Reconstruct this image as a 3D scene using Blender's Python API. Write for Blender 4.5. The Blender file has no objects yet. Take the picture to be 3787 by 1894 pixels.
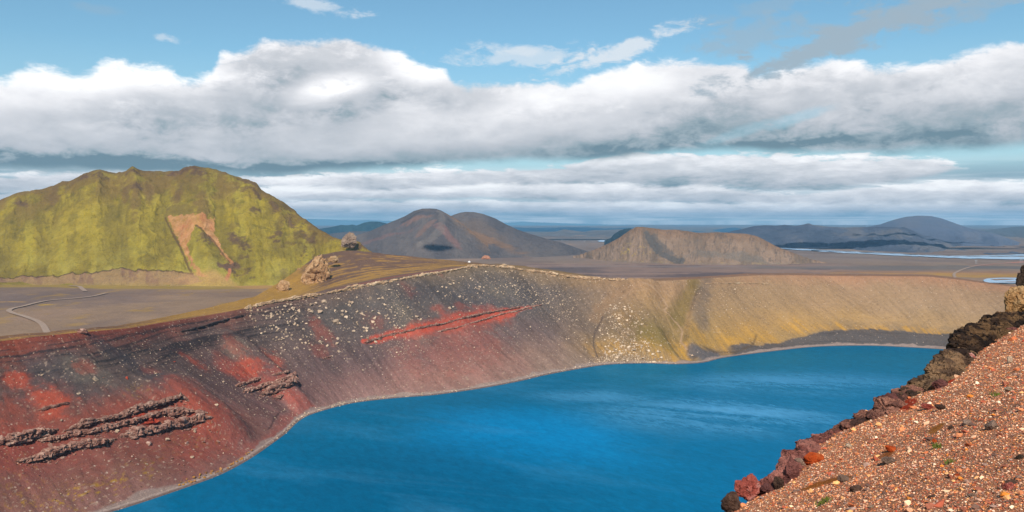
import bpy, bmesh, math, random
import numpy as np

# ------------------------------------------------------------------ camera, sky, sun, exposure
scene = bpy.context.scene
COL = scene.collection
CAM_H = 110.0                                   # metres above the lake
FPX, CX, CY, HORIZON = 2973.5, 1893.5, 947.0, 817.0
PITCH = math.atan((CY - HORIZON) / FPX)
cam_d = bpy.data.cameras.new('camera')
cam_d.sensor_width = 36.0
cam_d.lens = 36.0 * FPX / 3787.0
cam_d.clip_start = 0.1
cam_d.clip_end = 90000.0
cam = bpy.data.objects.new('camera', cam_d)
cam.location = (0, 0, CAM_H)
cam.rotation_euler = (math.pi / 2 - PITCH, 0, 0)
COL.objects.link(cam)
scene.camera = cam

SUN_EL, SUN_AZ = math.radians(41), math.radians(184)      # azimuth clockwise from +Y: behind the camera
sun_d = bpy.data.lights.new('sun', 'SUN')
sun_d.energy = 4.2
sun_d.angle = math.radians(0.53)
sun_d.color = (1.0, 0.93, 0.84)
sun = bpy.data.objects.new('sun', sun_d)
sun.rotation_euler = (math.pi / 2 - SUN_EL, 0, math.pi - SUN_AZ)
COL.objects.link(sun)
scene.view_settings.view_transform = 'Standard'
scene.view_settings.look = 'None'
scene.view_settings.exposure = 0.30
scene.view_settings.gamma = 1.0
scene.cycles.max_bounces = 4
scene.cycles.diffuse_bounces = 2
scene.cycles.glossy_bounces = 2
scene.cycles.volume_bounces = 0
scene.cycles.use_denoising = True
scene.cycles.sample_clamp_indirect = 4.0


class NT:
    """small helper for writing node graphs"""
    def __init__(self, tree):
        self.t = tree
        self.n = tree.nodes
        self.l = tree.links

    def node(self, kind, **kw):
        n = self.n.new(kind)
        for k, v in kw.items():
            setattr(n, k, v)
        return n

    def put(self, sock, v):
        if v is None:
            return
        if isinstance(v, bpy.types.NodeSocket):
            self.l.new(v, sock)
        else:
            if hasattr(sock.default_value, '__len__') and not hasattr(v, '__len__'):
                v = (v,) * len(sock.default_value)
            if hasattr(v, '__len__') and len(v) == 3 and len(sock.default_value) == 4:
                v = tuple(v) + (1.0,)
            sock.default_value = v

    def m(self, op, a, b=None, c=None, clamp=False):
        n = self.node('ShaderNodeMath', operation=op, use_clamp=clamp)
        for i, v in enumerate((a, b, c)):
            self.put(n.inputs[i], v)
        return n.outputs[0]

    def vm(self, op, a, b=None):
        n = self.node('ShaderNodeVectorMath', operation=op)
        self.put(n.inputs[0], a)
        if op == 'SCALE':
            self.put(n.inputs[3], b)
        elif b is not None:
            self.put(n.inputs[1], b)
        return n.outputs[0]

    def xyz(self, x, y, z=0.0):
        n = self.node('ShaderNodeCombineXYZ')
        for i, v in enumerate((x, y, z)):
            self.put(n.inputs[i], v)
        return n.outputs[0]

    def sep(self, v):
        n = self.node('ShaderNodeSeparateXYZ')
        self.put(n.inputs[0], v)
        return n.outputs

    def noise(self, vec, scale=1.0, detail=4.0, rough=0.5, dist=0.0, lac=2.0):
        n = self.node('ShaderNodeTexNoise')
        self.put(n.inputs['Vector'], vec)
        n.inputs['Scale'].default_value = scale
        n.inputs['Detail'].default_value = detail
        n.inputs['Roughness'].default_value = rough
        n.inputs['Distortion'].default_value = dist
        n.inputs['Lacunarity'].default_value = lac
        return n.outputs['Fac']

    def mr(self, v, a, b, c=0.0, d=1.0, smooth=False):
        n = self.node('ShaderNodeMapRange')
        n.interpolation_type = 'SMOOTHSTEP' if smooth else 'LINEAR'
        n.clamp = True
        for i, q in enumerate((v, a, b, c, d)):
            self.put(n.inputs[i], q)
        return n.outputs[0]

    def mix(self, f, a, b, mode='MIX'):
        n = self.node('ShaderNodeMix', data_type='RGBA', blend_type=mode)
        self.put(n.inputs[0], f)
        self.put(n.inputs[6], a)
        self.put(n.inputs[7], b)
        return n.outputs[2]

    def ramp(self, f, stops, interp='LINEAR'):
        n = self.node('ShaderNodeValToRGB')
        cr = n.color_ramp
        cr.interpolation = interp
        while len(cr.elements) < len(stops):
            cr.elements.new(0.5)
        for e, (p, c) in zip(cr.elements, stops):
            e.position = p
            e.color = tuple(c) + (1.0,)
        self.put(n.inputs[0], f)
        return n.outputs[0]

    def curve(self, f, pts):
        n = self.node('ShaderNodeFloatCurve')
        c = n.mapping.curves[0]
        n.mapping.use_clip = False
        pts = sorted(pts)
        while len(c.points) < len(pts):
            c.points.new(0.5, 0.5)
        for p, (x, y) in zip(c.points, pts):
            p.location = (x, y)
            p.handle_type = 'AUTO_CLAMPED'
        n.mapping.update()
        self.put(n.inputs[1], f)
        return n.outputs[0]


def lin(c):
    out = []
    for v in c:
        v = v / 255.0
        out.append(v / 12.92 if v <= 0.04045 else ((v + 0.055) / 1.055) ** 2.4)
    return tuple(out)


def ray(X, Y):
    """direction from the viewpoint for a point of the 3787 x 1894 photograph"""
    a = (X - CX) / FPX
    b = (CY - Y) / FPX
    cp, sp = math.cos(PITCH), math.sin(PITCH)
    return np.array([a, cp + b * sp, -sp + b * cp])


def azel(dx, dy):
    """display coordinates (2575 wide) -> azimuth and elevation"""
    r = ray(dx * 1.4707, dy * 1.4707)
    return math.atan2(r[0], r[1]), math.atan2(r[2], math.hypot(r[0], r[1]))


world = bpy.data.worlds.new('World')
scene.world = world
world.use_nodes = True
world.cycles.sampling_method = 'MANUAL'
world.cycles.sample_map_resolution = 256


def build_sky():
    g = NT(world.node_tree)
    bg = g.n['Background']
    bg.inputs['Strength'].default_value = 0.1
    sky = g.node('ShaderNodeTexSky', sky_type='NISHITA', sun_disc=False)
    sky.sun_elevation = SUN_EL
    sky.sun_rotation = SUN_AZ
    sky.altitude = 600
    sky.air_density = 1.0
    sky.dust_density = 0.6
    sky.ozone_density = 1.0
    tc = g.node('ShaderNodeTexCoord')
    d = tc.outputs['Generated']
    x, y, z = g.sep(d)
    az = g.m('ARCTAN2', x, y)
    el = g.m('ARCSINE', z)
    AZ0, AZW, ELW = -0.65, 1.3, 0.35
    an = g.m('DIVIDE', g.m('SUBTRACT', az, AZ0), AZW)
    base = g.mix(1.0, sky.outputs[0], SKY_TINT, 'MULTIPLY')
    low = g.mr(el, 0.02, 0.2, 0.85, 0.0)
    base = g.mix(low, base, tuple(v * 10 for v in lin((158, 188, 204))))
    flat = g.xyz(g.m('MULTIPLY', az, 1.0), g.m('MULTIPLY', el, 2.1), 0.0)
    n1 = g.noise(flat, 9.0, 11, 0.62, 0.15)
    n2 = g.noise(g.vm('ADD', flat, (3.1, 1.7, 5.0)), 22.0, 11, 0.66, 0.3)
    n3 = g.noise(g.xyz(g.m('ADD', az, g.m('MULTIPLY', el, 0.9)), g.m('MULTIPLY', el, 3.0), 2.2), 5.0, 8, 0.55, 0.4)
    zc = g.m('ADD', g.m('MAXIMUM', z, 0.0), 0.02)
    plane = g.xyz(g.m('DIVIDE', x, zc), g.m('DIVIDE', y, zc), 0.0)
    np1 = g.noise(plane, 0.32, 6, 0.55, 0.2)
    np2 = g.noise(g.vm('ADD', plane, (20.0, 7.0, 0.0)), 0.13, 6, 0.6, 0.2)
    cnA = g.m('SUBTRACT', n1, 0.5)
    cnB = g.m('SUBTRACT', n2, 0.5)
    cn2 = cnB
    cnL = g.m('SUBTRACT', g.noise(g.xyz(az, g.m('MULTIPLY', el, 4.5), 7.0), 9.0, 10, 0.62, 0.3), 0.5)
    cnL2 = g.m('SUBTRACT', g.noise(g.xyz(az, g.m('MULTIPLY', el, 4.0), 3.0), 24.0, 9, 0.66, 0.3), 0.5)

    def edge(pts):
        out = []
        for p in pts:
            a, e = azel(*p)
            out.append(((a - AZ0) / AZW, e / ELW))
        return g.m('MULTIPLY', g.curve(an, out), ELW)

    def ell(cx, cy, rx, ry, tilt=0.0, noise_k=2.2):
        """soft elliptical weight centred on a display point"""
        a0, e0 = azel(cx, cy)
        sx, sy = rx * 1.4707 / FPX, ry * 1.4707 / FPX
        da = g.m('SUBTRACT', az, a0)
        de = g.m('SUBTRACT', el, e0)
        ct, st = math.cos(tilt), math.sin(tilt)
        u = g.m('MULTIPLY', g.m('ADD', g.m('MULTIPLY', da, ct), g.m('MULTIPLY', de, st)), 1 / sx)
        v = g.m('MULTIPLY', g.m('SUBTRACT', g.m('MULTIPLY', de, ct), g.m('MULTIPLY', da, st)), 1 / sy)
        r = g.m('SQRT', g.m('ADD', g.m('MULTIPLY', u, u), g.m('MULTIPLY', v, v)))
        r = g.m('ADD', r, g.m('MULTIPLY', cn2, noise_k))
        return g.mr(r, 1.2, 0.3, 0.0, 1.0, True)

    col = base
    tones = [(0.0, lin((104, 128, 140))), (0.13, lin((140, 156, 165))), (0.32, lin((176, 181, 188))),
             (0.55, lin((200, 202, 207))), (0.78, lin((226, 226, 229))), (1.0, lin((246, 246, 246)))]

    def layer(col, top, bot, a_top, a_bot, s_top, s_bot, dark=None, bright=None, tnoise=0.35, opac=1.0, shift=0.0, low=False):
        cn1, cn2 = (cnL, cnL2) if low else (cnA, cnB)
        T, B = edge(top), edge(bot)
        T2 = g.m('ADD', T, g.m('ADD', g.m('MULTIPLY', cn1, a_top), g.m('MULTIPLY', cn2, a_top * 0.9)))
        B2 = g.m('ADD', B, g.m('MULTIPLY', cn1, a_bot))
        al = g.m('MULTIPLY', g.mr(g.m('SUBTRACT', T2, el), 0, s_top, 0, 1, True),
                 g.mr(g.m('SUBTRACT', el, B2), 0, s_bot, 0, 1, True))
        h = g.m('DIVIDE', g.m('SUBTRACT', el, B), g.m('MAXIMUM', g.m('SUBTRACT', T, B), 0.004))
        h = g.m('ADD', g.m('MULTIPLY', h, 0.75), shift)
        h = g.m('ADD', h, g.m('MULTIPLY', cn1, tnoise * 1.6))
        h = g.m('ADD', h, g.m('MULTIPLY', cn2, tnoise))
        h = g.m('ADD', h, g.m('MULTIPLY', g.m('SUBTRACT', n3, 0.5), tnoise * 1.1))
        for (w, q) in (dark or []):
            h = g.m('SUBTRACT', h, g.m('MULTIPLY', w, q))
        for (w, q) in (bright or []):
            h = g.m('ADD', h, g.m('MULTIPLY', w, q))
        h = g.m('MINIMUM', g.m('MAXIMUM', h, 0.0), 1.0)
        c = g.vm('SCALE', g.ramp(h, tones), 10.0)
        return g.mix(g.m('MULTIPLY', al, opac), col, c)

    # thin streaks down to the horizon
    streak = g.mr(np2, 0.28, 0.46, 0, 1, True)
    lowmask = g.mr(el, 0.075, 0.045, 0, 1, True)
    sc = g.mix(g.mr(np1, 0.36, 0.62, 0, 1, True), tuple(v * 10 for v in lin((132, 158, 172))), tuple(v * 10 for v in lin((212, 219, 224))))
    col = g.mix(g.m('MULTIPLY', g.m('MULTIPLY', streak, lowmask), 0.92), col, sc)
    # rows of clouds behind the great bank, farthest first
    col = layer(col, [(-300, 505), (700, 505), (900, 498), (1200, 500), (1500, 500), (1800, 506), (2200, 500), (2575, 498), (2900, 500)],
                [(-300, 556), (700, 552), (1200, 548), (1800, 552), (2575, 548), (2900, 548)],
                0.014, 0.010, 0.004, 0.006, tnoise=0.8, opac=0.9, shift=0.1, low=True)
    col = layer(col, [(-300, 470), (200, 470), (700, 468), (900, 462), (1200, 458), (1500, 452), (1800, 462), (2000, 478), (2200, 462), (2400, 450), (2575, 455), (2900, 450)],
                [(-300, 520), (300, 520), (800, 512), (1200, 508), (1500, 512), (1800, 518), (2200, 520), (2575, 516), (2900, 516)],
                0.026, 0.016, 0.005, 0.007, tnoise=0.8, opac=0.97, shift=0.16, low=True)
    col = layer(col, [(-300, 400), (0, 430), (300, 430), (640, 440), (800, 436), (1050, 424), (1250, 418), (1420, 408), (1600, 384), (1900, 382), (2100, 388), (2300, 392), (2380, 402), (2430, 425), (2500, 448), (2900, 470)],
                [(-300, 500), (600, 480), (900, 486), (1200, 478), (1500, 470), (1800, 478), (2000, 482), (2200, 470), (2350, 452), (2430, 432), (2500, 444), (2900, 465)],
                0.030, 0.022, 0.005, 0.008, tnoise=0.75, shift=0.16, opac=0.97, low=True)
    # the great bank
    darkA = [(ell(800, 150, 260, 80, 0.15), 0.34), (ell(560, 260, 330, 70, 0.1), 0.2), (ell(920, 255, 110, 45, 0.3), 0.2),
             (ell(1180, 235, 160, 55, 0.1), 0.22), (ell(1950, 270, 420, 60, 0.18), 0.16), (ell(2380, 300, 260, 60, 0.1), 0.1), (ell(1800, 378, 300, 26, 0.05), 0.22), (ell(2150, 350, 300, 22, 0.05), 0.1), (ell(300, 420, 420, 30), 0.35), (ell(900, 425, 300, 22), 0.3)]
    brightA = [(ell(830, 222, 120, 40, 0.2), 0.5), (ell(1050, 160, 120, 50, -0.3), 0.35), (ell(330, 190, 300, 50), 0.3),
               (ell(1150, 330, 420, 55, 0.1), 0.2), (ell(1450, 240, 260, 45, 0.1), 0.18), (ell(60, 230, 160, 60), 0.15)]
    col = layer(col, [(-300, 170), (0, 185), (100, 165), (180, 180), (270, 155), (400, 158), (470, 182), (530, 170), (560, 125), (620, 112), (680, 92), (780, 98), (850, 88), (930, 108), (1000, 118), (1060, 152),
                      (1110, 158), (1150, 196), (1250, 204), (1380, 196), (1480, 186), (1560, 162), (1640, 148), (1760, 140), (1860, 142), (1920, 168), (2000, 150), (2100, 142), (2200, 158), (2300, 152), (2430, 128), (2575, 92), (2900, 70)],
                [(-300, 420), (0, 440), (300, 450), (640, 452), (820, 446), (1000, 432), (1200, 420), (1400, 415), (1500, 412), (1600, 402), (1760, 394), (1880, 390), (2000, 396), (2200, 398), (2400, 388), (2575, 380), (2900, 378)],
                0.040, 0.016, 0.013, 0.014, dark=darkA, bright=brightA, tnoise=0.44, shift=0.10)
    # blue gaps in the lower right of the bank
    gap = g.m('MAXIMUM', ell(2010, 294, 90, 16, 0.25), g.m('MULTIPLY', ell(1850, 338, 130, 14, 0.3), 0.7))
    col = g.mix(g.m('MULTIPLY', gap, 0.4), col, base)
    # wisps above
    wh = tuple(v * 10 for v in lin((210, 216, 222)))
    gy = tuple(v * 10 for v in lin((150, 166, 178)))
    for (cx, cy, rx, ry, t, o, c) in [(1560, 128, 170, 26, 0.25, 0.85, wh), (1330, 140, 160, 26, 0.0, 0.6, wh), (1250, 120, 80, 14, -0.1, 0.5, wh), (810, 20, 90, 16, -0.1, 0.6, wh),
                                      (425, 98, 34, 9, -0.1, 0.5, wh), (2200, 62, 330, 42, 0.3, 0.85, gy), (1900, 88, 150, 38, 0.1, 0.55, gy), (2470, 6, 150, 30, 0.25, 0.6, gy),
                                      (260, 24, 60, 12, 0.0, 0.25, gy), (1960, 5, 200, 20, 0.2, 0.35, gy), (1390, 182, 60, 10, 0.1, 0.3, wh), (2080, 115, 160, 26, 0.35, 0.5, gy)]:
        col = g.mix(g.m('MULTIPLY', ell(cx, cy, rx, ry, t, 4.5), o), col, c)
    g.put(bg.inputs['Color'], col)


SKY_TINT = (0.72, 0.98, 0.97)
build_sky()

# ------------------------------------------------------------------ numeric helpers
rng = np.random.default_rng(11)
random.seed(7)


def hsh(ix, iy, iz, seed):
    h = (ix.astype(np.int64) * 374761393 + iy.astype(np.int64) * 668265263 + iz.astype(np.int64) * 2147483647 + seed * 974711) & 0xFFFFFFFF
    h = ((h ^ (h >> 13)) * 1274126177) & 0xFFFFFFFF
    h = ((h ^ (h >> 16)) * 2246822519) & 0xFFFFFFFF
    return ((h ^ (h >> 15)) & 0xFFFFFF) / float(0xFFFFFF)


def vnoise(x, y, z=None, seed=0):
    x = np.asarray(x, float)
    y = np.asarray(y, float)
    z = np.zeros_like(x) if z is None else np.asarray(z, float)
    x0, y0, z0 = np.floor(x), np.floor(y), np.floor(z)
    fx, fy, fz = x - x0, y - y0, z - z0
    fx, fy, fz = [f * f * f * (f * (f * 6 - 15) + 10) for f in (fx, fy, fz)]
    r = 0
    for dz in (0, 1):
        wz = fz if dz else 1 - fz
        for dy in (0, 1):
            wy = fy if dy else 1 - fy
            for dx in (0, 1):
                wx = fx if dx else 1 - fx
                r = r + wx * wy * wz * hsh(x0 + dx, y0 + dy, z0 + dz, seed)
    return r * 2 - 1


def fbm(x, y, z=None, seed=0, octv=5, gain=0.5):
    a, s, tot = 1.0, 0.0, 0.0
    x = np.asarray(x, float)
    y = np.asarray(y, float)
    for o in range(octv):
        k = 2.03 ** o
        s = s + a * vnoise(x * k + 17.3 * o, y * k - 9.1 * o, None if z is None else np.asarray(z) * k, seed + o)
        tot += a
        a *= gain
    return s / tot


def sstep(a, b, x):
    t = np.clip((x - a) / (b - a + (1e-9 if a == b else 0)), 0, 1)
    return t * t * (3 - 2 * t)


def at_z(X, Y, z):
    r = ray(X, Y)
    t = (z - CAM_H) / r[2]
    return np.array([r[0] * t, r[1] * t, z])


def at_y(X, Y, y):
    r = ray(X, Y)
    t = y / r[1]
    return np.array([r[0] * t, y, CAM_H + r[2] * t])


def proj(P):
    P = np.asarray(P, float)
    cp, sp = math.cos(PITCH), math.sin(PITCH)
    x = P[..., 0]
    dy = P[..., 1]
    dz = P[..., 2] - CAM_H
    f = np.maximum(dy * cp - dz * sp, 0.01)
    u = dy * sp + dz * cp
    return CX + FPX * x / f, CY - FPX * u / f


def tag(o, label=None, cat=None, group=None, kind=None):
    if label:
        o['label'] = label
    if cat:
        o['category'] = cat
    if group:
        o['group'] = group
    if kind:
        o['kind'] = kind
    return o


def mesh_data(name, V, F, mat, col=None, smooth=True):
    V = np.ascontiguousarray(V, np.float32).reshape(-1, 3)
    F = np.ascontiguousarray(F, np.int32)
    k = F.shape[1]
    me = bpy.data.meshes.new(name)
    me.vertices.add(len(V))
    me.vertices.foreach_set('co', V.ravel())
    me.loops.add(F.size)
    me.loops.foreach_set('vertex_index', F.ravel())
    me.polygons.add(len(F))
    me.polygons.foreach_set('loop_start', np.arange(0, F.size, k, dtype=np.int32))
    me.polygons.foreach_set('loop_total', np.full(len(F), k, np.int32))
    me.polygons.foreach_set('use_smooth', np.full(len(F), smooth, bool))
    me.update(calc_edges=True)
    me.validate()
    if col is not None:
        c = np.ones((len(V), 4), np.float32)
        c[:, :3] = np.asarray(col).reshape(-1, 3)
        a = me.color_attributes.new('albedo', 'FLOAT_COLOR', 'POINT')
        a.data.foreach_set('color', c.ravel())
    if mat is not None:
        me.materials.append(mat)
    return me


def mesh_obj(name, V, F, mat, col=None, smooth=True, parent=None):
    o = bpy.data.objects.new(name, mesh_data(name, V, F, mat, col, smooth))
    COL.objects.link(o)
    if parent is not None:
        o.parent = parent
    return o


def grid_faces(R, C, wrap=False):
    i = np.arange(R - 1)[:, None]
    j = np.arange(C if wrap else C - 1)[None, :]
    j2 = (j + 1) % C
    return np.stack([i * C + j, i * C + j2, (i + 1) * C + j2, (i + 1) * C + j], -1).reshape(-1, 4)


def resample(pts, key, q):
    """piecewise cubic-ish interpolation of points (n x k) keyed by `key`"""
    pts = np.asarray(pts, float)
    key = np.asarray(key, float)
    return np.stack([np.interp(q, key, pts[:, k]) for k in range(pts.shape[1])], -1)


def smooth1(a, w, wrap=False):
    if w < 1:
        return a
    k = np.hanning(2 * w + 3)[1:-1]
    k /= k.sum()
    if wrap:
        p = np.concatenate([a[-w:], a, a[:w]])
    else:
        p = np.concatenate([2 * a[:1] - a[1:w + 1][::-1], a, 2 * a[-1:] - a[-w - 1:-1][::-1]])
    return np.stack([np.convolve(p[:, c], k, 'valid') for c in range(a.shape[1])], -1)


# albedo from the tone a thing shows in full sun
KALB = 0.74


def C(r, g, b):
    return np.array(lin((r, g, b))) * KALB * np.array([1.05, 1.0, 0.92])


# ------------------------------------------------------------------ materials
def terrain_mat(name, fine=1.0, bump=0.6, speck=0.18, blotch=0.16, rough=0.95, speckle_scale=2.0, spec=0.15, stones=None):
    m = bpy.data.materials.new(name)
    m.use_nodes = True
    g = NT(m.node_tree)
    bs = g.n['Principled BSDF']
    at = g.node('ShaderNodeAttribute', attribute_name='albedo')
    tc = g.node('ShaderNodeTexCoord')
    co = tc.outputs['Object']
    big = g.noise(co, 0.03 * fine, 5, 0.6, 0.4)
    mid = g.noise(co, 0.35 * fine, 6, 0.65, 0.2)
    fin = g.noise(co, speckle_scale * fine, 3, 0.7)
    f = g.m('ADD', 1.0, g.m('MULTIPLY', g.m('SUBTRACT', big, 0.5), blotch * 3))
    f = g.m('ADD', f, g.m('MULTIPLY', g.m('SUBTRACT', mid, 0.5), speck * 3))
    f = g.m('ADD', f, g.m('MULTIPLY', g.m('SUBTRACT', fin, 0.5), speck * 3.2))
    c = g.vm('SCALE', at.outputs['Color'], g.m('MAXIMUM', f, 0.15))
    if stones:
        for (sc_, rad_, part, tone) in stones:
            vo = g.node('ShaderNodeTexVoronoi')
            g.put(vo.inputs['Vector'], co)
            vo.inputs['Scale'].default_value = sc_
            pick_ = g.sep(vo.outputs['Color'])
            k_ = g.m('MULTIPLY', g.mr(vo.outputs['Distance'], rad_, rad_ * 0.7, 0, 1), g.m('GREATER_THAN', pick_[0], 1 - part))
            c = g.mix(g.m('MULTIPLY', k_, g.m('ADD', 0.3, g.m('MULTIPLY', pick_[1], 0.6))), c, tuple(tone))
    g.put(bs.inputs['Base Color'], c)
    bs.inputs['Roughness'].default_value = rough
    bs.inputs['Specular IOR Level'].default_value = spec
    b = g.node('ShaderNodeBump')
    b.inputs['Strength'].default_value = bump
    b.inputs['Distance'].default_value = 1.0 / fine
    hgt = g.m('ADD', g.m('MULTIPLY', mid, 1.6), g.m('MULTIPLY', fin, 0.5))
    g.put(b.inputs['Height'], hgt)
    g.put(bs.inputs['Normal'], b.outputs[0])
    return m


def rock_mat(name, c1, c2, c3, scale=1.0, bump=0.7, moss=None, island=False):
    m = bpy.data.materials.new(name)
    m.use_nodes = True
    g = NT(m.node_tree)
    bs = g.n['Principled BSDF']
    tc = g.node('ShaderNodeTexCoord')
    co = tc.outputs['Object']
    oi = g.node('ShaderNodeObjectInfo')
    co = g.vm('ADD', co, g.vm('SCALE', g.xyz(oi.outputs['Random'], oi.outputs['Random'], 0.3), 40.0))
    n1 = g.noise(co, 0.5 * scale, 6, 0.62, 0.6)
    n2 = g.noise(co, 2.6 * scale, 6, 0.68, 0.2)
    c = g.ramp(g.m('ADD', g.m('MULTIPLY', n1, 0.65), g.m('MULTIPLY', n2, 0.35)),
               [(0.34, c1), (0.5, c2), (0.64, c3)])
    if island:
        ge = g.node('ShaderNodeNewGeometry')
        c = g.vm('SCALE', c, g.mr(ge.outputs['Random Per Island'], 0, 1, 0.6, 1.3))
    else:
        c = g.vm('SCALE', c, g.mr(oi.outputs['Random'], 0, 1, 0.8, 1.15))
    if moss is not None:
        n3 = g.noise(co, 1.1 * scale, 4, 0.6)
        c = g.mix(g.mr(n3, 0.48, 0.58, 0, 0.9), c, moss)
    g.put(bs.inputs['Base Color'], c)
    bs.inputs['Roughness'].default_value = 0.93
    bs.inputs['Specular IOR Level'].default_value = 0.2
    b = g.node('ShaderNodeBump')
    b.inputs['Strength'].default_value = bump
    b.inputs['Distance'].default_value = 0.6 / scale
    g.put(b.inputs['Height'], g.m('ADD', n2, g.m('MULTIPLY', n1, 0.8)))
    g.put(bs.inputs['Normal'], b.outputs[0])
    return m


M_wall = terrain_mat('crater_ground', fine=1.0, bump=0.6, speck=0.22, stones=[(0.55, 0.30, 0.10, C(206, 184, 168)), (0.9, 0.3, 0.16, C(176, 150, 138)), (0.7, 0.3, 0.08, C(60, 46, 46))])
M_plain = terrain_mat('plain_ground', fine=0.15, bump=0.35, speck=0.13, blotch=0.2)
M_green = terrain_mat('moss_hill', fine=0.2, bump=0.75, speck=0.24, blotch=0.2)
M_hill = terrain_mat('ash_hill', fine=0.13, bump=0.6, speck=0.2)
M_far = terrain_mat('far_hill', fine=0.05, bump=0.4, speck=0.14)
M_fore = terrain_mat('cinder_ground', fine=14.0, bump=0.9, speck=0.32, blotch=0.25, speckle_scale=2.4)
M_pale = rock_mat('pale_rock', C(150, 128, 112), C(206, 180, 156), C(236, 212, 188), 0.8)
M_rim = rock_mat('rim_rock', C(150, 118, 92), C(214, 180, 146), C(240, 218, 190), 0.35, 0.6)
M_pink = rock_mat('pink_lava', C(88, 54, 48), C(168, 122, 108), C(224, 194, 178), 1.1, 1.0)
M_redrock = rock_mat('red_rock', C(120, 40, 30), C(176, 66, 48), C(205, 108, 82), 0.6)
M_mossy = rock_mat('lichen_rock', C(120, 82, 60), C(166, 118, 76), C(200, 158, 104), 1.2, 0.6, moss=tuple(C(196, 138, 50)))
M_tuff = rock_mat('tuff', C(150, 110, 78), C(208, 166, 124), C(232, 200, 160), 0.22, 1.0)
M_grey = rock_mat('grey_crag', C(120, 100, 90), C(170, 146, 128), C(200, 178, 158), 0.15, 1.0)
M_stratum = rock_mat('dark_stratum', C(48, 46, 50), C(76, 68, 70), C(104, 88, 86), 0.4, 0.8)

def plain_mat(name, c, n=0.3, sc=0.5):
    m = bpy.data.materials.new(name)
    m.use_nodes = True
    g = NT(m.node_tree)
    bs = g.n['Principled BSDF']
    tc = g.node('ShaderNodeTexCoord')
    f = g.noise(tc.outputs['Object'], sc, 5, 0.65)
    g.put(bs.inputs['Base Color'], g.vm('SCALE', tuple(c), g.mr(f, 0.25, 0.75, 1 - n, 1 + n)))
    bs.inputs['Roughness'].default_value = 0.95
    bs.inputs['Specular IOR Level'].default_value = 0.1
    return m


# ------------------------------------------------------------------ crater: shore, rim, crest
SHORE_PX = [(424, 1892), (598, 1835), (815, 1759), (924, 1699), (997, 1648), (1064, 1599), (1095, 1564), (1138, 1536), (1219, 1511), (1304, 1490), (1401, 1478), (1498, 1469), (1610, 1462),
            (1798, 1434), (1924, 1410), (2015, 1387), (2169, 1359), (2252, 1347), (2399, 1343), (2490, 1348), (2602, 1343), (2658, 1326), (2728, 1315), (2867, 1298), (3007, 1282), (3147, 1278), (3255, 1279), (3406, 1287), (3533, 1295)]
shore = [(350, 250), (200, 130), (0, 110), (-120, 125), (-200, 180), (-190, 250)] + [tuple(at_z(x, y, 0)[:2]) for x, y in SHORE_PX] + [(430, 620), (440, 500), (420, 370), (350, 250)]
shore = np.array(shore)
skey = np.arange(len(shore)) * 20.0
SQ = np.arange(0, skey[-1], 1.0)
shoreD = smooth1(resample(shore, skey, SQ), 14, True)


def shore_at(k):
    k = np.asarray(k) % len(shoreD)
    i = np.floor(k).astype(int)
    f = (k - i)[..., None]
    return shoreD[i % len(shoreD)] * (1 - f) + shoreD[(i + 1) % len(shoreD)] * f


# rows: rim point (px, z), shore key, crest (px x, px y, depth) or None
RIM = [((0, 1262), 57.5, 118), ((150, 1243), 57.75, 146), ((294, 1229), 57.0, 185), ((480, 1213), 54.25, 227), ((588, 1194), 53.0, 245), ((765, 1169), 52.0, 263),
       ((941, 1132), 54.5, 285), ((1100, 1095), 58.25, 303), ((1324, 1056), 63.0, 335), ((1470, 1026), 67.5, 375), ((1618, 1003), 70.0, 412), ((1765, 983), 72.5, 433),
       ((1912, 988), 70.0, 448), ((2059, 1007), 65.0, 465), ((2206, 1026), 60.5, 485), ((2353, 1040), 57.3, 505), ((2480, 1037), 56.8, 525), ((2600, 1030), 56.8, 548),
       ((2794, 1018), 58.2, 592), ((2940, 1017), 57.5, 612), ((3088, 1020), 56.0, 632), ((3427, 1022), 57.0, 663), ((3530, 1032), 55.0, 675), ((3647, 1049), 50.0, 690), ((3787, 1066), 48.0, 702)]
CREST = {765: (755, 1143, 520), 941: (950, 1094, 595), 1100: (1045, 1037, 655), 1324: (1172, 946, 742), 1470: (1290, 924, 770), 1618: (1505, 947, 742),
         1765: (1740, 971, 735), 1912: (1900, 980, 733), 2059: (2060, 1001, 738), 2206: (2200, 1023, 742)}
rimP, crestP, keyS = [], [], []
for (px, z, k) in RIM:
    P = at_z(px[0], px[1], z)
    rimP.append(P)
    keyS.append(k)
    if px[0] in CREST:
        crestP.append(at_y(*CREST[px[0]]))
    else:
        d = P[:2] - shore_at(k)
        d /= np.hypot(*d)
        w = 7.0 if px[0] < 2300 else 16.0
        crestP.append(np.array([P[0] + d[0] * w, P[1] + d[1] * w, P[2] + (1.0 if px[0] < 2300 else 0.6)]))
# rest of the loop, seen only behind the near edge
for (p, k) in [((500, 650, 50), 706), ((520, 540, 56), 720), ((500, 400, 66), 740), ((420, 260, 80), 760), ((300, 140, 92), 785), ((140, 50, 98), 810),
               ((40, 8, 97), 825), ((-30, -18, 92), 835), ((-150, 20, 84), 852), ((-250, 110, 72), 872), ((-280, 200, 64), 890), ((-250, 290, 60), 906)]:
    P = np.array(p, float)
    rimP.append(P)
    kk = {706: 706, 720: 718, 740: 740, 760: 760, 785: 18 + 780, 810: 803, 825: 820, 835: 826, 852: 840, 872: 860, 890: 880, 906: 898}[k]
    keyS.append(kk)
    d = P[:2] - shore_at(kk)
    d /= max(np.hypot(*d), 1e-3)
    crestP.append(np.array([P[0] + d[0] * 8, P[1] + d[1] * 8, P[2] + 0.5]))
NSH = len(shoreD)                                   # shore keys run 0..NSH, the near side wraps
rimP, crestP, keyS = np.array(rimP), np.array(crestP), np.array(keyS, float)
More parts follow.
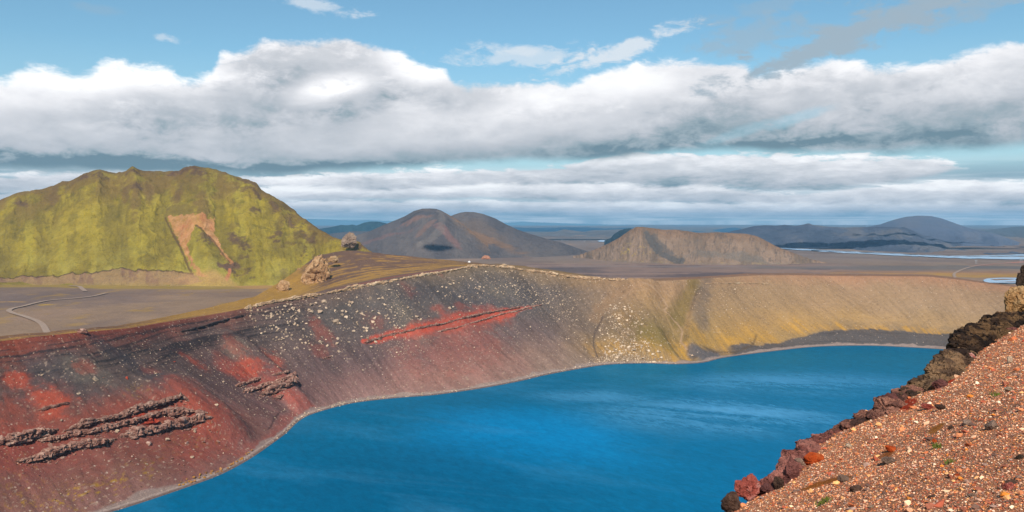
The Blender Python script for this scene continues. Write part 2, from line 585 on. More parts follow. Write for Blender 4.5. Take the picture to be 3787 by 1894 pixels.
# near side keys: redistribute monotonically from 702 to 118 + NSH
nv0 = len(RIM)
keyS[nv0:] = np.interp(np.arange(nv0, len(keyS)), [nv0 - 1, len(keyS)], [702, 118 + NSH])
OFF = 4                                             # start the loop on the hidden near side
rimP, crestP, keyS = np.roll(rimP, OFF, 0), np.roll(crestP, OFF, 0), np.roll(keyS, OFF)
keyS[:OFF] -= NSH
nv = nv0 + OFF
loopk = np.arange(len(rimP) + 1)
rimL = np.vstack([rimP, rimP[:1]])
crestL = np.vstack([crestP, crestP[:1]])
keyL = np.append(keyS, keyS[0] + NSH)
# dense columns where the wall is in view, sparse elsewhere
seg = np.hypot(*np.diff(rimL[:, :2], axis=0).T)
qs = []
for i in range(len(rimP)):
    step = 1.05 if OFF - 1 <= i < nv else 9.0
    n = max(2, int(seg[i] / step))
    if OFF - 1 <= i < OFF + 9:
        n = max(n, int(seg[i] / 0.62))
    qs.append(i + np.arange(n) / n)
Q = np.concatenate(qs)
rimC = smooth1(resample(rimL, loopk, Q), 9, True)
crestC = smooth1(resample(crestL, loopk, Q), 9, True)
keyC = smooth1(np.interp(Q, loopk, keyL)[:, None], 9)[:, 0]
shC = shore_at(keyC)
NC = len(Q)
out = crestC[:, :2] - shC
out /= np.hypot(*out.T)[:, None]
out = smooth1(out, 12, True)
slope_out = np.interp(Q - OFF, [0, 5, 6, 7, 8, 9.5, 11, 14, 24, 30], [0.26, 0.26, 0.3, 0.5, 0.55, 0.35, 0.28, 0.24, 0.22, 0.22])
baseC = crestC[:, :2] + out * ((crestC[:, 2] - 5) / slope_out)[:, None]
baseC = smooth1(baseC, 10, True)
Ulen = np.concatenate([[0], np.cumsum(np.hypot(*np.diff((rimC[:, :2] + shC) / 2, axis=0).T))])

N1, N2, N3 = 190, 54, 40
t1 = np.concatenate([np.linspace(-0.16, 0, 8)[:-1], np.linspace(0, 1, N1)])
rows = []
tt = []
wallh = np.hypot(*(rimC[:, :2] - shC).T)
for t in t1:
    xy = shC * (1 - t) + rimC[:, :2] * t
    beach = 0.035
    if t <= 0:
        z = t * wallh * 0.55
    else:
        tb = np.maximum(t - beach, 0) / (1 - beach)
        z = 0.25 * np.minimum(t, beach) * wallh * 0.6 + (rimC[:, 2] - 0.5) * (0.8 * tb + 0.2 * tb ** 2.2)
    rows.append(np.column_stack([xy, z]))
    tt.append(t)
for t in np.linspace(0, 1, N2 + 1)[1:]:
    e = t
    xy = rimC[:, :2] * (1 - e) + crestC[:, :2] * e
    z = rimC[:, 2] * (1 - e) + crestC[:, 2] * e - 0.5 * (1 - e)
    sag = np.interp(Q - OFF, [5, 7, 9, 10.5], [0.0, 6.5, 6.5, 0.0])
    z = z - sag * np.sin(math.pi * e) ** 1.2
    rows.append(np.column_stack([xy, z]))
    tt.append(1 + t)
for t in np.linspace(0, 1, N3 + 1)[1:]:
    xy = crestC[:, :2] * (1 - t) + baseC * t
    z = crestC[:, 2] + (5 - crestC[:, 2]) * (0.25 * t * t + 0.75 * t) if True else 0
    rows.append(np.column_stack([xy, z]))
    tt.append(2 + t)
W = np.array(rows)                                  # rows x cols x 3
TT = np.array(tt)[:, None] * np.ones(NC)[None, :]
UU = Ulen[None, :] * np.ones(len(tt))[:, None]
QQ = Q[None, :] * np.ones(len(tt))[:, None]
# slope metres within the inner wall
DM = np.clip(TT, -0.2, 1) * wallh[None, :]
env = sstep(0.02, 0.14, TT) * (1 - sstep(0.93, 1.0, TT))
env2 = sstep(1.1, 1.5, TT)
X, Y, Z0 = W[..., 0].copy(), W[..., 1].copy(), W[..., 2].copy()
US = UU + DM * np.interp(Q - OFF, [0, 8, 14, 16, 19, 24], [0.0, 0.2, 0.1, 0.3, 0.7, 0.8])[None, :]
gul = fbm(US / 26 + 0.12 * fbm(X / 30, Y / 30, seed=2), TT * 1.1, seed=5, octv=4)
gul2 = fbm(US / 6.5, TT * 2.3, seed=9, octv=4)
rgh = fbm(X / 5, Y / 5, W[..., 2] / 5, seed=21, octv=4)
disp = env * (2.3 * gul + 0.45 * gul2 + 0.28 * rgh) + env2 * 0.5 * fbm(X / 12, Y / 12, seed=31)
# spurs and hollows (q = column control number, t = height fraction)


def qt_of(px, py, rmin=0, rmax=None):
    """grid row and column nearest to a photograph point"""
    d = (PXW[rmin:rmax, JA:JB] - px) ** 2 + (PYW[rmin:rmax, JA:JB] - py) ** 2
    k = np.unravel_index(np.argmin(d), d.shape)
    return k[0] + rmin, k[1] + JA


def poly_dist(U, D, pts):
    """distance in metres from the polyline pts (m, m) on the slope, and position along it 0..1"""
    best = np.full(U.shape, 1e9)
    along = np.zeros(U.shape)
    n = len(pts) - 1
    for i in range(n):
        a, b = np.array(pts[i]), np.array(pts[i + 1])
        ab = b - a
        L2 = max((ab ** 2).sum(), 1e-6)
        s = np.clip(((U - a[0]) * ab[0] + (D - a[1]) * ab[1]) / L2, 0, 1)
        d = np.hypot(U - a[0] - s * ab[0], D - a[1] - s * ab[1])
        k = d < best
        best[k] = d[k]
        along[k] = ((i + s) / n)[k]
    return best, along


JA, JB = int(np.searchsorted(Q, OFF - 1.5)), int(np.searchsorted(Q, nv - 0.5))
PXW, PYW = proj(W)
vis_hi = 7 + N1


def UD(px, py):
    i, j = qt_of(px, py, 5, vis_hi)
    return UU[i, j], DM[i, j]


def blob(px, py, ru, rd, wob=0.6, seed=1, sc=0.05):
    u, d = UD(px, py)
    n = fbm(X * sc * 2, Y * sc * 2, W[..., 2] * sc * 2, seed=seed, octv=5, gain=0.6)
    r = np.hypot((US - u - (US - UU)[qt_of(px, py, 5, vis_hi)]) / ru, (DM - d) / rd) + wob * n
    m_ = 1 - sstep(0.1, 1.35, r)
    return 0.45 * m_ + 0.4 * sstep(0.40, 0.75, m_ + 0.6 * GRAIN) * sstep(0.02, 0.3, m_)


def stroke(pts, w, wob=0.5, seed=3, taper=False):
    P = [UD(*p) for p in pts]
    lo, hi = min(p[0] for p in P) - w * 3, max(p[0] for p in P) + w * 3
    sel = (UU > lo) & (UU < hi)
    res = np.zeros(UU.shape)
    d, a = poly_dist(UU[sel], DM[sel], P)
    n = fbm(X[sel] / 9, Y[sel] / 9, W[..., 2][sel] / 9, seed=seed, octv=4, gain=0.6)
    ww = w * (np.sin(np.clip(a, 0.02, 0.98) * math.pi) ** 0.5 if taper else 1.0)
    res[sel] = (1 - sstep(0.35, 1.2, d / ww + wob * n)) * (1 if wob < 0.45 else (0.85 + 0.4 * GRAIN[sel]))
    return res


inner = (TT <= 1.0)
# convex spurs: left rib, second rib, promontory cone, gully to its right
GRAIN = np.clip(fbm(X / 2.2, Y / 2.2, Z0 / 2.2, seed=47, octv=3, gain=0.8), -0.6, 0.6) + 0.5 * fbm(US / 2.0, DM / 14, seed=48, octv=3)
rib1 = stroke([(560, 1400), (640, 1440), (720, 1490), (800, 1560)], 17, 0.1) * sstep(0.72, 0.5, TT)
rib2 = stroke([(880, 1290), (960, 1360), (1050, 1440), (1110, 1500)], 12, 0.1)
cone = stroke([(2365, 1045), (2370, 1150), (2400, 1250), (2420, 1330)], 17, 0.1)
gulA = stroke([(2560, 1040), (2520, 1150), (2500, 1250), (2540, 1300)], 11, 0.1)
gulB = stroke([(2120, 1060), (2180, 1150), (2220, 1250), (2210, 1330)], 11, 0.15)
disp += inner * env * (8.0 * rib1 + 5.0 * rib2 + 7.0 * cone - 5.0 * gulA - 2.0 * gulB)
W[..., 2] += disp
X, Y, Z = W[..., 0], W[..., 1], W[..., 2]
PXW, PYW = proj(W)

# colours of the wall: tones along (rim x) and up (t)
TAB_X = [0, 300, 600, 900, 1200, 1500, 1800, 2100, 2400, 2700, 3000, 3400]
TAB_T = [0.0, 0.2, 0.4, 0.6, 0.85, 1.0]
TAB = [[(134, 96, 92), (128, 86, 78), (112, 76, 70), (98, 74, 72), (82, 68, 68), (128, 62, 50)],
       [(134, 96, 92), (122, 82, 76), (106, 76, 74), (94, 78, 78), (84, 72, 72), (128, 62, 52)],
       [(142, 104, 102), (118, 84, 84), (104, 78, 80), (96, 74, 76), (86, 66, 66), (122, 64, 54)],
       [(146, 110, 106), (118, 88, 88), (102, 80, 82), (98, 80, 80), (84, 74, 76), (112, 74, 66)],
       [(150, 116, 112), (130, 98, 96), (98, 80, 84), (92, 80, 82), (84, 78, 80), (108, 90, 84)],
       [(152, 118, 110), (150, 108, 100), (116, 88, 88), (94, 84, 86), (88, 82, 84), (114, 98, 86)],
       [(144, 122, 110), (134, 110, 100), (108, 92, 92), (94, 86, 88), (90, 84, 86), (122, 106, 88)],
       [(132, 114, 96), (140, 116, 84), (118, 100, 86), (112, 96, 86), (104, 92, 86), (140, 114, 84)],
       [(126, 112, 102), (162, 130, 72), (142, 118, 74), (152, 124, 86), (164, 130, 96), (154, 124, 96)],
       [(106, 96, 92), (172, 136, 76), (166, 132, 84), (154, 126, 92), (148, 122, 94), (152, 122, 94)],
       [(98, 92, 90), (120, 106, 90), (172, 138, 90), (162, 132, 98), (154, 126, 98), (160, 120, 94)],
       [(98, 92, 90), (126, 110, 92), (166, 136, 98), (156, 130, 102), (154, 126, 100), (160, 120, 94)]]
def warm(c):
    r_, g_, b_ = c
    l_ = (r_ + g_ + b_) / 3
    k_ = max(0.0, (100 - l_) / 100)
    r_, g_, b_ = r_ * (1 + 0.12 * k_) + 8 * k_, g_ * (1 + 0.16 * k_) + 5 * k_, b_ * (1 + 0.02 * k_) + 4 * k_
    l_ = (r_ + g_ + b_) / 3
    return tuple(l_ + (v - l_) * 0.92 for v in (r_ * 1.01, g_ * 1.0, b_ * 0.985))


TABL = np.array([[C(*warm(c)) for c in r] for r in TAB]) * 1.12
rimx = np.array([r[0][0] for r in RIM], float)
qx = np.interp(Q - OFF, np.arange(nv0), rimx)
wx = QQ * 0 + qx[None, :] + 90 * fbm(X / 25, Y / 25, seed=41)
wt = np.clip(TT, 0, 1) + 0.09 * fbm(X / 14, Y / 14, Z / 14, seed=43) * env
ix = np.interp(wx, TAB_X, np.arange(len(TAB_X)))
it = np.interp(wt, TAB_T, np.arange(len(TAB_T)))
i0 = np.clip(ix.astype(int), 0, len(TAB_X) - 2)
j0 = np.clip(it.astype(int), 0, len(TAB_T) - 2)
fi, fj = (ix - i0)[..., None], (it - j0)[..., None]
col = (TABL[i0, j0] * (1 - fi) * (1 - fj) + TABL[i0 + 1, j0] * fi * (1 - fj) + TABL[i0, j0 + 1] * (1 - fi) * fj + TABL[i0 + 1, j0 + 1] * fi * fj)


def paint(mask, tone, k=1.0):
    global col
    w = np.clip(mask * k, 0, 1)[..., None]
    col = col * (1 - w) + C(*tone) * w


fall = fbm(US / 3.0, DM / 45, seed=51, octv=4, gain=0.6)          # streaks down the fall line
fall2 = fbm(US / 1.6, DM / 30, seed=53, octv=3, gain=0.6)
col = col * (1 + (0.22 * fall + 0.10 * fall2)[..., None] * (inner * (1 - 0.45 * sstep(2400, 2800, wx)))[..., None])
patch = fbm(X / 16, Y / 16, Z / 16, seed=61, octv=5, gain=0.6)
# dark strata high on the left
strata = fbm(UU / 60, Z / 0.9 + 0.3 * vnoise(X / 9, Y / 9), seed=71, octv=3, gain=0.7)
sm = inner * sstep(0.66, 0.78, TT) * (1 - sstep(0.95, 0.99, TT)) * (1 - sstep(900, 1300, wx))
paint(sm * sstep(0.02, 0.22, strata), (50, 46, 50), 0.8)
paint(sm * sstep(0.1, 0.4, -strata) * 0.5, (112, 92, 90), 0.7)
# dark slate tongues
paint(stroke([(380, 1270), (480, 1340), (560, 1390), (620, 1430)], 7, 0.5, 5), (70, 66, 72), 0.7)
paint(blob(230, 1390, 34, 16, 0.6, 7), (78, 76, 82), 0.6)
paint(blob(1500, 1080, 60, 14, 0.6, 8), (70, 68, 76), 0.5)
paint(blob(1850, 1100, 60, 20, 0.6, 8), (76, 76, 84), 0.5)
# pale ash fans
for (px, py, ru, rd) in [(330, 1390, 16, 12), (1500, 1180, 10, 26), (880, 1280, 10, 8), (1400, 1010, 10, 8), (1850, 1080, 20, 16)]:
    paint(blob(px, py, ru, rd, 0.8, 9), (126, 116, 104), 0.45)
# red oxidised patches
RED = (194, 86, 62)
for k, (px, py, ru, rd, s) in enumerate([(71, 1400, 9, 7, 0.95), (180, 1480, 12, 10, 1.0), (30, 1520, 14, 8, 0.35), (118, 1500, 16, 7, 0.3), (717, 1335, 7, 9, 0.8), (310, 1355, 9, 5, 0.5), (30, 1590, 12, 8, 0.5),
                                         (905, 1375, 11, 7, 1.1), (960, 1350, 12, 5, 0.7), (1010, 1330, 8, 9, 0.7), (1045, 1380, 9, 10, 0.6), (1192, 1225, 7, 14, 0.4), (1180, 1300, 8, 9, 0.35), (870, 1275, 7, 9, 0.4),
                                         (1510, 1070, 9, 8, 0.22), (1610, 990, 6, 6, 0.3), (1390, 1190, 9, 8, 0.3), (1620, 1140, 10, 4, 0.5), (1700, 1130, 8, 5, 0.4), (560, 1370, 10, 5, 0.3),
                                         (640, 1470, 20, 12, 0.45), (520, 1500, 18, 9, 0.35), (430, 1470, 14, 7, 0.25), (330, 1500, 12, 7, 0.25)]):
    paint(blob(px, py, ru, rd, 0.8, 100 + k, 0.12), RED, s * 0.8)
paint(stroke([(1345, 1262), (1450, 1238), (1540, 1222), (1640, 1200), (1740, 1178), (1850, 1160), (1960, 1135)], 7.5, 0.7, 13, True), (208, 82, 58), 0.8)
paint(stroke([(1600, 1200), (1700, 1190), (1800, 1170), (1900, 1150)], 12, 0.9, 14, True), (182, 86, 68), 0.45)
paint(blob(1740, 1250, 34, 22, 0.7, 15), (170, 96, 84), 0.5)
paint(blob(1640, 1310, 40, 24, 0.7, 16), (168, 104, 94), 0.5)
paint(blob(1850, 1170, 12, 10, 0.7, 17), (196, 82, 60), 0.5)
# red apron round the lava ledges, left
paint(blob(640, 1600, 52, 20, 0.5, 18), (150, 80, 68), 0.75)
paint(blob(790, 1640, 26, 16, 0.5, 19), (168, 80, 68), 0.6)
paint(stroke([(0, 1640), (150, 1600), (330, 1570), (500, 1530), (700, 1500), (770, 1540)], 9, 0.4, 20), (160, 76, 60), 0.5)
paint(blob(120, 1720, 40, 14, 0.6, 21), (132, 78, 74), 0.6)
paint(blob(40, 1680, 30, 10, 0.6, 22), (150, 70, 60), 0.6)
paint(stroke([(850, 1360), (960, 1420), (1040, 1440), (1100, 1470), (1150, 1510)], 9, 0.6, 23), (172, 82, 68), 0.65)
paint(stroke([(1080, 1470), (1100, 1530), (1000, 1630), (900, 1690)], 5, 0.6, 24), (178, 92, 80), 0.5)
# moss
mossn = sstep(0.12, 0.5, fbm(X / 1.3, Y / 1.3, Z / 1.3, seed=81, octv=3, gain=0.8)) * 0.8
for (px, py, ru, rd, s) in [(380, 1800, 22, 7, 1.0), (300, 1830, 16, 6, 0.7), (150, 1870, 20, 8, 0.8), (700, 1640, 22, 12, 0.4), (430, 1760, 12, 5, 0.8), (60, 1800, 30, 20, 0.3), (500, 1450, 8, 6, 0.5)]:
    paint(blob(px, py, ru, rd, 0.8, 26, 0.08) * mossn, (178, 140, 40), s)
Y1 = (202, 152, 62)
for k, (px, py, ru, rd, s) in enumerate([(2250, 1290, 26, 12, 0.5), (2440, 1290, 26, 16, 0.75), (2520, 1300, 14, 14, 0.9), (2580, 1240, 14, 18, 0.6), (2700, 1270, 26, 16, 0.75), (2780, 1230, 20, 14, 0.5),
                                         (2850, 1260, 14, 10, 0.5), (2960, 1215, 26, 12, 0.75), (3100, 1215, 26, 8, 0.85), (3250, 1220, 26, 8, 0.85), (3400, 1225, 26, 8, 0.8), (3530, 1245, 22, 7, 0.5), (2330, 1180, 14, 20, 0.25)]):
    paint(blob(px, py, ru, rd, 0.7, 200 + k, 0.06) * (0.35 + 0.75 * sstep(-0.2, 0.45, fall + fall2 * 0.7)), Y1, s)
paint(blob(2420, 1235, 26, 22, 0.6, 27), (116, 104, 52), 0.65)
paint(stroke([(2570, 1060), (2530, 1130), (2500, 1190)], 9, 0.4, 28), (120, 104, 50), 0.6)
paint(stroke([(2610, 1040), (2590, 1120), (2600, 1200)], 12, 0.5, 29), (112, 100, 92), 0.7)
paint(stroke([(2200, 1180), (2260, 1100), (2370, 1045), (2440, 1100)], 5, 0.7, 30), (158, 124, 92), 0.4)
# dark foot of the far wall
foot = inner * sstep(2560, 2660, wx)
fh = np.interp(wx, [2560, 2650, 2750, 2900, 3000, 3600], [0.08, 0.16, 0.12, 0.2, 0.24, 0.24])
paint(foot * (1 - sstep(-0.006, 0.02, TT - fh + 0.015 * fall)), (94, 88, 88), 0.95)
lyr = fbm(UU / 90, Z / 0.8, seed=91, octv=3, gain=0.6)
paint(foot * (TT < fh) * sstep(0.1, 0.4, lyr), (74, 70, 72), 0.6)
paint(stroke([(2560, 1300), (2600, 1318), (2650, 1312)], 8, 0.4, 33), (98, 96, 102), 0.9)
# scoured dark rim of the fan
paint(stroke([(2590, 1275), (2640, 1300), (2720, 1303), (2780, 1280), (2795, 1240)], 1.6, 0.5, 34), (92, 74, 56), 0.6)
# beach
bh = 0.045 + 0.035 * fbm(UU / 16, UU * 0, seed=93, octv=5, gain=0.6)
paint(inner * (1 - sstep(0, 0.012, TT - bh)), (158, 140, 134), 0.85)
paint(inner * (1 - sstep(0.0, 0.01, TT - 0.012)), (112, 94, 90), 0.8)
paint(inner * (1 - sstep(0.0, 0.008, np.abs(TT - 0.03 - 0.006 * fall))), (196, 180, 174), 0.6)
# small pale and dark grains
gr = vnoise(X / 0.9, Y / 0.9, Z / 0.9, seed=95)
rill = np.abs(fbm(US / 5.0, DM / 60, seed=57, octv=4, gain=0.6))
paint(inner * (1 - sstep(0.0, 0.05, rill)) * env, (70, 56, 52), 0.30)
paint(inner * sstep(0.62, 0.85, gr) * (1 - sstep(2300, 2700, wx)), (196, 172, 152), 0.45)
# outside of the rim: the path, red lip, moss streaks, brown saddle
top = TT > 1.0
s2 = np.clip(TT - 1, 0, 1)
redlip = top * (1 - sstep(900, 1100, wx))
paint(redlip, (140, 64, 48), 0.95)
paint(top * (wx < 2300) * sstep(950, 1100, wx), (112, 92, 88), 1.0)
strk = fbm(UU / 30 + s2 * 2.5, s2 * 30 + 0.6 * fbm(X / 30, Y / 30, seed=5), seed=97, octv=4, gain=0.6)
mb = top * (wx < 1800) * sstep(0.10, 0.2, s2)
paint(mb, (118, 92, 78), 0.9)
paint(mb * sstep(-0.12, 0.22, strk - 0.2 + 0.5 * (1 - sstep(0.2, 0.75, s2))) * sstep(0.0, 0.22, s2) * (TT < 2.0), (186, 144, 72), 0.8)
paint(top * sstep(500, 700, wx) * (1 - sstep(1150, 1250, wx)) * sstep(0.25, 0.5, s2), (178, 138, 66), 0.8)
paint(top * sstep(1700, 1900, wx), (140, 114, 84), 0.9)
paint(top * sstep(2300, 2500, wx), (142, 110, 90), 1.0)
paint(top * sstep(1780, 1900, wx) * (1 - sstep(2150, 2350, wx)) * sstep(-0.1, 0.3, strk), (158, 128, 66), 0.7)
paint((TT > 1.015) * (TT < 1.10) * sstep(1150, 1300, wx) * (1 - sstep(1700, 1850, wx)), (142, 92, 80), 0.8)
# foot path down the far wall
PATH = [(2372, 1043), (2420, 1066), (2437, 1084), (2455, 1110), (2470, 1135), (2455, 1150), (2485, 1178), (2505, 1195), (2525, 1225), (2520, 1250), (2518, 1265), (2540, 1292)]
paint(stroke(PATH, 1.0, 0.15, 35), (176, 146, 118), 0.85)
paint(stroke([(2455, 1150), (2435, 1130), (2445, 1115)], 0.8, 0.15, 36), (166, 138, 108), 0.6)
paint(stroke([(2230, 1170), (2200, 1230), (2195, 1280), (2210, 1320)], 0.9, 0.4, 37), (92, 78, 72), 0.8)
paint(stroke([(2372, 1043), (2330, 1075), (2300, 1110)], 0.9, 0.3, 38), (170, 138, 110), 0.6)
# erosion line at lower left
paint(stroke([(1035, 1525), (1015, 1545), (1005, 1570), (990, 1590)], 0.6, 0.5, 39), (84, 58, 56), 0.9)

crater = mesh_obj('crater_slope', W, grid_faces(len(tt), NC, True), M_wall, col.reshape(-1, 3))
tag(crater, 'steep red, slate and tan cinder wall round the blue crater lake', 'crater wall', kind='structure')

# ------------------------------------------------------------------ lake
def water_mat(name, deep, patchy=True):
    m = bpy.data.materials.new(name)
    m.use_nodes = True
    g = NT(m.node_tree)
    bs = g.n['Principled BSDF']
    tc = g.node('ShaderNodeTexCoord')
    co = tc.outputs['Object']
    bs.inputs['IOR'].default_value = 1.33
    if patchy:
        x, y, z = g.sep(co)
        # wind patches: long, broken gusts where the ripples are rougher
        u = g.m('ADD', g.m('MULTIPLY', x, 0.9), g.m('MULTIPLY', y, 0.25))
        v = g.m('SUBTRACT', g.m('MULTIPLY', y, 1.0), g.m('MULTIPLY', x, -0.35))
        w = g.noise(g.xyz(g.m('MULTIPLY', u, 0.009), g.m('MULTIPLY', v, 0.02), 0.4), 1.0, 7, 0.6, 0.6)

        def area(cx, cy, rx, ry, wob=1.2):
            a_ = g.m('MULTIPLY', g.m('SUBTRACT', x, cx), 1 / rx)
            b_ = g.m('MULTIPLY', g.m('SUBTRACT', y, cy), 1 / ry)
            r_ = g.m('SQRT', g.m('ADD', g.m('MULTIPLY', a_, a_), g.m('MULTIPLY', b_, b_)))
            return g.mr(g.m('ADD', r_, g.m('MULTIPLY', g.m('SUBTRACT', w, 0.5), wob)), 1.2, 0.3, 0, 1, True)
        bright = area(5, 405, 70, 75)
        ruff = g.m('MAXIMUM', area(120, 455, 90, 55), g.m('MULTIPLY', area(190, 540, 100, 50), 0.7))
        ruff = g.m('MAXIMUM', ruff, g.m('MULTIPLY', area(60, 500, 60, 26), 0.5))
        calm = area(-40, 330, 90, 80)
        fine = g.noise(g.xyz(g.m('MULTIPLY', u, 0.30), g.m('MULTIPLY', v, 0.20), 1.4), 1.0, 5, 0.72, 0.3)
        gust = g.m('MULTIPLY', ruff, g.mr(g.m('ADD', w, g.m('MULTIPLY', g.m('SUBTRACT', fine, 0.5), 0.35)), 0.40, 0.62, 0.1, 1.0))
        gust = g.m('ADD', gust, g.mr(w, 0.52, 0.7, 0, 0.25))
        c = g.mix(g.m('MULTIPLY', bright, 0.75), deep[0], deep[1])
        c = g.mix(g.m('MULTIPLY', calm, 0.75), c, deep[2])
        c = g.mix(g.m('MINIMUM', g.m('MULTIPLY', gust, 0.85), 1.0), c, deep[3])  # sky sheen on the gusts put into a paler water colour
        c = g.vm('SCALE', c, g.mr(fine, 0.3, 0.7, 0.82, 1.2))  # light and dark of the ripples put into the colour
        rough_ = g.mr(gust, 0, 1, 0.15, 0.45)
        rip = g.noise(g.xyz(g.m('MULTIPLY', u, 0.4), g.m('MULTIPLY', v, 0.3), 0), 1.0, 6, 0.75, 0.3)
        b = g.node('ShaderNodeBump')
        g.put(b.inputs['Strength'], g.mr(gust, 0, 1, 0.35, 0.8))
        b.inputs['Distance'].default_value = 0.5
        g.put(b.inputs['Height'], rip)
        di = g.node('ShaderNodeBsdfDiffuse')
        g.put(di.inputs['Color'], c)
        gl_ = g.node('ShaderNodeBsdfGlossy')
        gl_.inputs['Color'].default_value = (0.16, 0.62, 1.0, 1)
        g.put(gl_.inputs['Roughness'], rough_)
        fr_ = g.node('ShaderNodeFresnel')
        fr_.inputs['IOR'].default_value = 1.33
        for q_ in (di, gl_, fr_):
            g.put(q_.inputs['Normal'], b.outputs[0])
        mx = g.node('ShaderNodeMixShader')
        g.put(mx.inputs[0], g.m('MULTIPLY', fr_.outputs[0], 0.8))
        m.node_tree.links.new(di.outputs[0], mx.inputs[1])
        m.node_tree.links.new(gl_.outputs[0], mx.inputs[2])
        m.node_tree.links.new(mx.outputs[0], g.n['Material Output'].inputs['Surface'])
    else:
        bs.inputs['Base Color'].default_value = tuple(deep[0]) + (1,)
        bs.inputs['Roughness'].default_value = 0.25
    return m


M_lake = water_mat('lake_water', ((0.0, 0.125, 0.245), (0.0, 0.215, 0.46), (0.0, 0.085, 0.165), (0.085, 0.30, 0.48)))
lk = shoreD[::4]
cen = np.array([140.0, 380.0])
ringk = [0.0, 0.2, 0.4, 0.6, 0.8, 0.95, 1.03]
LV = np.array([[*(cen + (p - cen) * k), 0.0] for k in ringk for p in lk])
lake = mesh_obj('lake', LV, grid_faces(len(ringk), len(lk), True), M_lake)
tag(lake, 'deep blue crater lake with wind-ruffled patches', 'lake', kind='structure')

# ------------------------------------------------------------------ plain
bc = baseC.mean(0)
ang = np.arctan2(baseC[:, 1] - bc[1], baseC[:, 0] - bc[0])
rad = np.hypot(baseC[:, 1] - bc[1], baseC[:, 0] - bc[0])
o_ = np.argsort(ang)
ang_s, rad_s = ang[o_], rad[o_]
TH = np.concatenate([np.linspace(-math.pi, 0.12, 70)[:-1], np.linspace(0.12, 3.02, 900), np.linspace(3.02, math.pi, 8)[1:-1]])
r_in = np.interp(TH, ang_s, rad_s, period=2 * math.pi) - 30
NR = 330
gk = (np.arange(NR) / (NR - 1)) ** 1.0
R = np.exp(np.log(r_in)[None, :] * (1 - gk[:, None]) + math.log(21000.0) * gk[:, None])
GX, GY = bc[0] + R * np.cos(TH)[None, :], bc[1] + R * np.sin(TH)[None, :]
GZ = 10 + 1.6 * fbm(GX / 220, GY / 220, seed=7) * sstep(600, 1500, GY) + 0.0 * GX
G = np.stack([GX, GY, GZ], -1)
gpx, gpy = proj(G)


def gp(px, py):
    return at_z(px, py, 10)[:2]


pc = np.ones(GX.shape + (3,)) * C(156, 130, 108)
pn = fbm(GX / 160, GY / 420, seed=111, octv=6, gain=0.62)
pn2 = fbm(GX / 420 + pn * 0.5, GY / 120, seed=113, octv=6, gain=0.6)


def paintg(mask, tone, k=1.0):
    global pc
    w = np.clip(mask * k, 0, 1)[..., None]
    pc = pc * (1 - w) + C(*tone) * w


def gblob(px, py, rx, ry, wob=0.5, seed=1, sc=90.0, hard=0.45):
    p = gp(px, py)
    r = np.hypot((GX - p[0]) / rx, (GY - p[1]) / ry) + wob * fbm(GX / sc, GY / sc, seed=seed, octv=4)
    return 1 - sstep(hard, 1.15, r)


def gstroke(pts, w, wob=0.0, seed=4, sc=60.0):
    P = np.array([gp(*p) for p in pts])
    d, a = poly_dist(GX, GY, P)
    if wob:
        d = d + wob * w * fbm(GX / sc, GY / sc, seed=seed)
    return 1 - sstep(0.6, 1.1, d / w)


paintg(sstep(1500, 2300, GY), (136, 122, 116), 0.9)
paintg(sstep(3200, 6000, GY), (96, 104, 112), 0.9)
paintg(sstep(0.05, 0.4, pn), (118, 100, 94), 0.6)
paintg(sstep(0.1, 0.45, -pn), (164, 136, 118), 0.5)
# striped sand and lava flats behind the rim
fl = (GY > 1050) * (1 - sstep(1800, 1950, GY)) * sstep(-60, 60, GX) * (1 - sstep(620, 850, GX))
paintg(fl, (150, 124, 114), 0.85)
pn3 = fbm(GX / 300 + pn * 0.4, GY / 70, seed=115, octv=5, gain=0.6)
paintg(fl * sstep(0.02, 0.2, pn3), (96, 82, 84), 0.8)
paintg(gblob(2120, 1000, 110, 120, 0.5, 5), (92, 84, 88), 0.7)
paintg(gblob(2500, 985, 400, 30, 0.5, 6), (140, 130, 128), 0.6)
# left plain
paintg(gblob(500, 1085, 260, 60, 0.8, 8), (134, 112, 100), 0.6)
paintg(gblob(100, 1105, 190, 130, 0.5, 9, 40), (120, 104, 102), 0.6)
lf = (GX < -150) * (GY < 1300)
mo = fbm(GX / 22, GY / 60, seed=121, octv=5, gain=0.65)
paintg(lf * sstep(0.30, 0.5, mo) * (1 - sstep(1060, 1150, GY) * 0.0), (176, 140, 66), 0.55)
paintg(gstroke([(-100, 1062), (200, 1058), (500, 1062), (800, 1066), (1000, 1060)], 30, 0.6), (168, 142, 62), 0.8)
paintg(gblob(880, 1050, 90, 60, 0.5, 12), (182, 156, 92), 0.85)
paintg(gstroke([(760, 1000), (830, 1035), (950, 1060)], 40, 0.5), (196, 150, 100), 0.7)
paintg(gstroke([(0, 1117), (40, 1116), (80, 1117)], 5, 0.4), (206, 160, 80), 0.8)
paintg(gblob(175, 1128, 10, 10, 0.9, 14, 6), (196, 158, 60), 0.9)
# right plain
paintg(gblob(3450, 1010, 260, 80, 0.7, 15), (164, 124, 92), 0.7)
paintg(gblob(3430, 1012, 200, 36, 0.9, 16, 50), (186, 142, 78), 0.7)
paintg(gblob(3680, 1018, 120, 60, 0.8, 17, 40), (184, 142, 62), 0.8)
paintg(gblob(3720, 990, 140, 60, 0.8, 18, 60), (98, 92, 92), 0.7)
paintg(gstroke([(3600, 985), (3680, 975), (3800, 968)], 12, 0.8), (184, 124, 104), 0.8)
paintg(gblob(3300, 990, 420, 100, 0.8, 19), (104, 104, 104), 0.6)
paintg(gstroke([(2960, 946), (3200, 955), (3500, 965)], 60, 0.8), (128, 112, 106), 0.6)
# salt-and-pepper detail
G[..., 2] = GZ
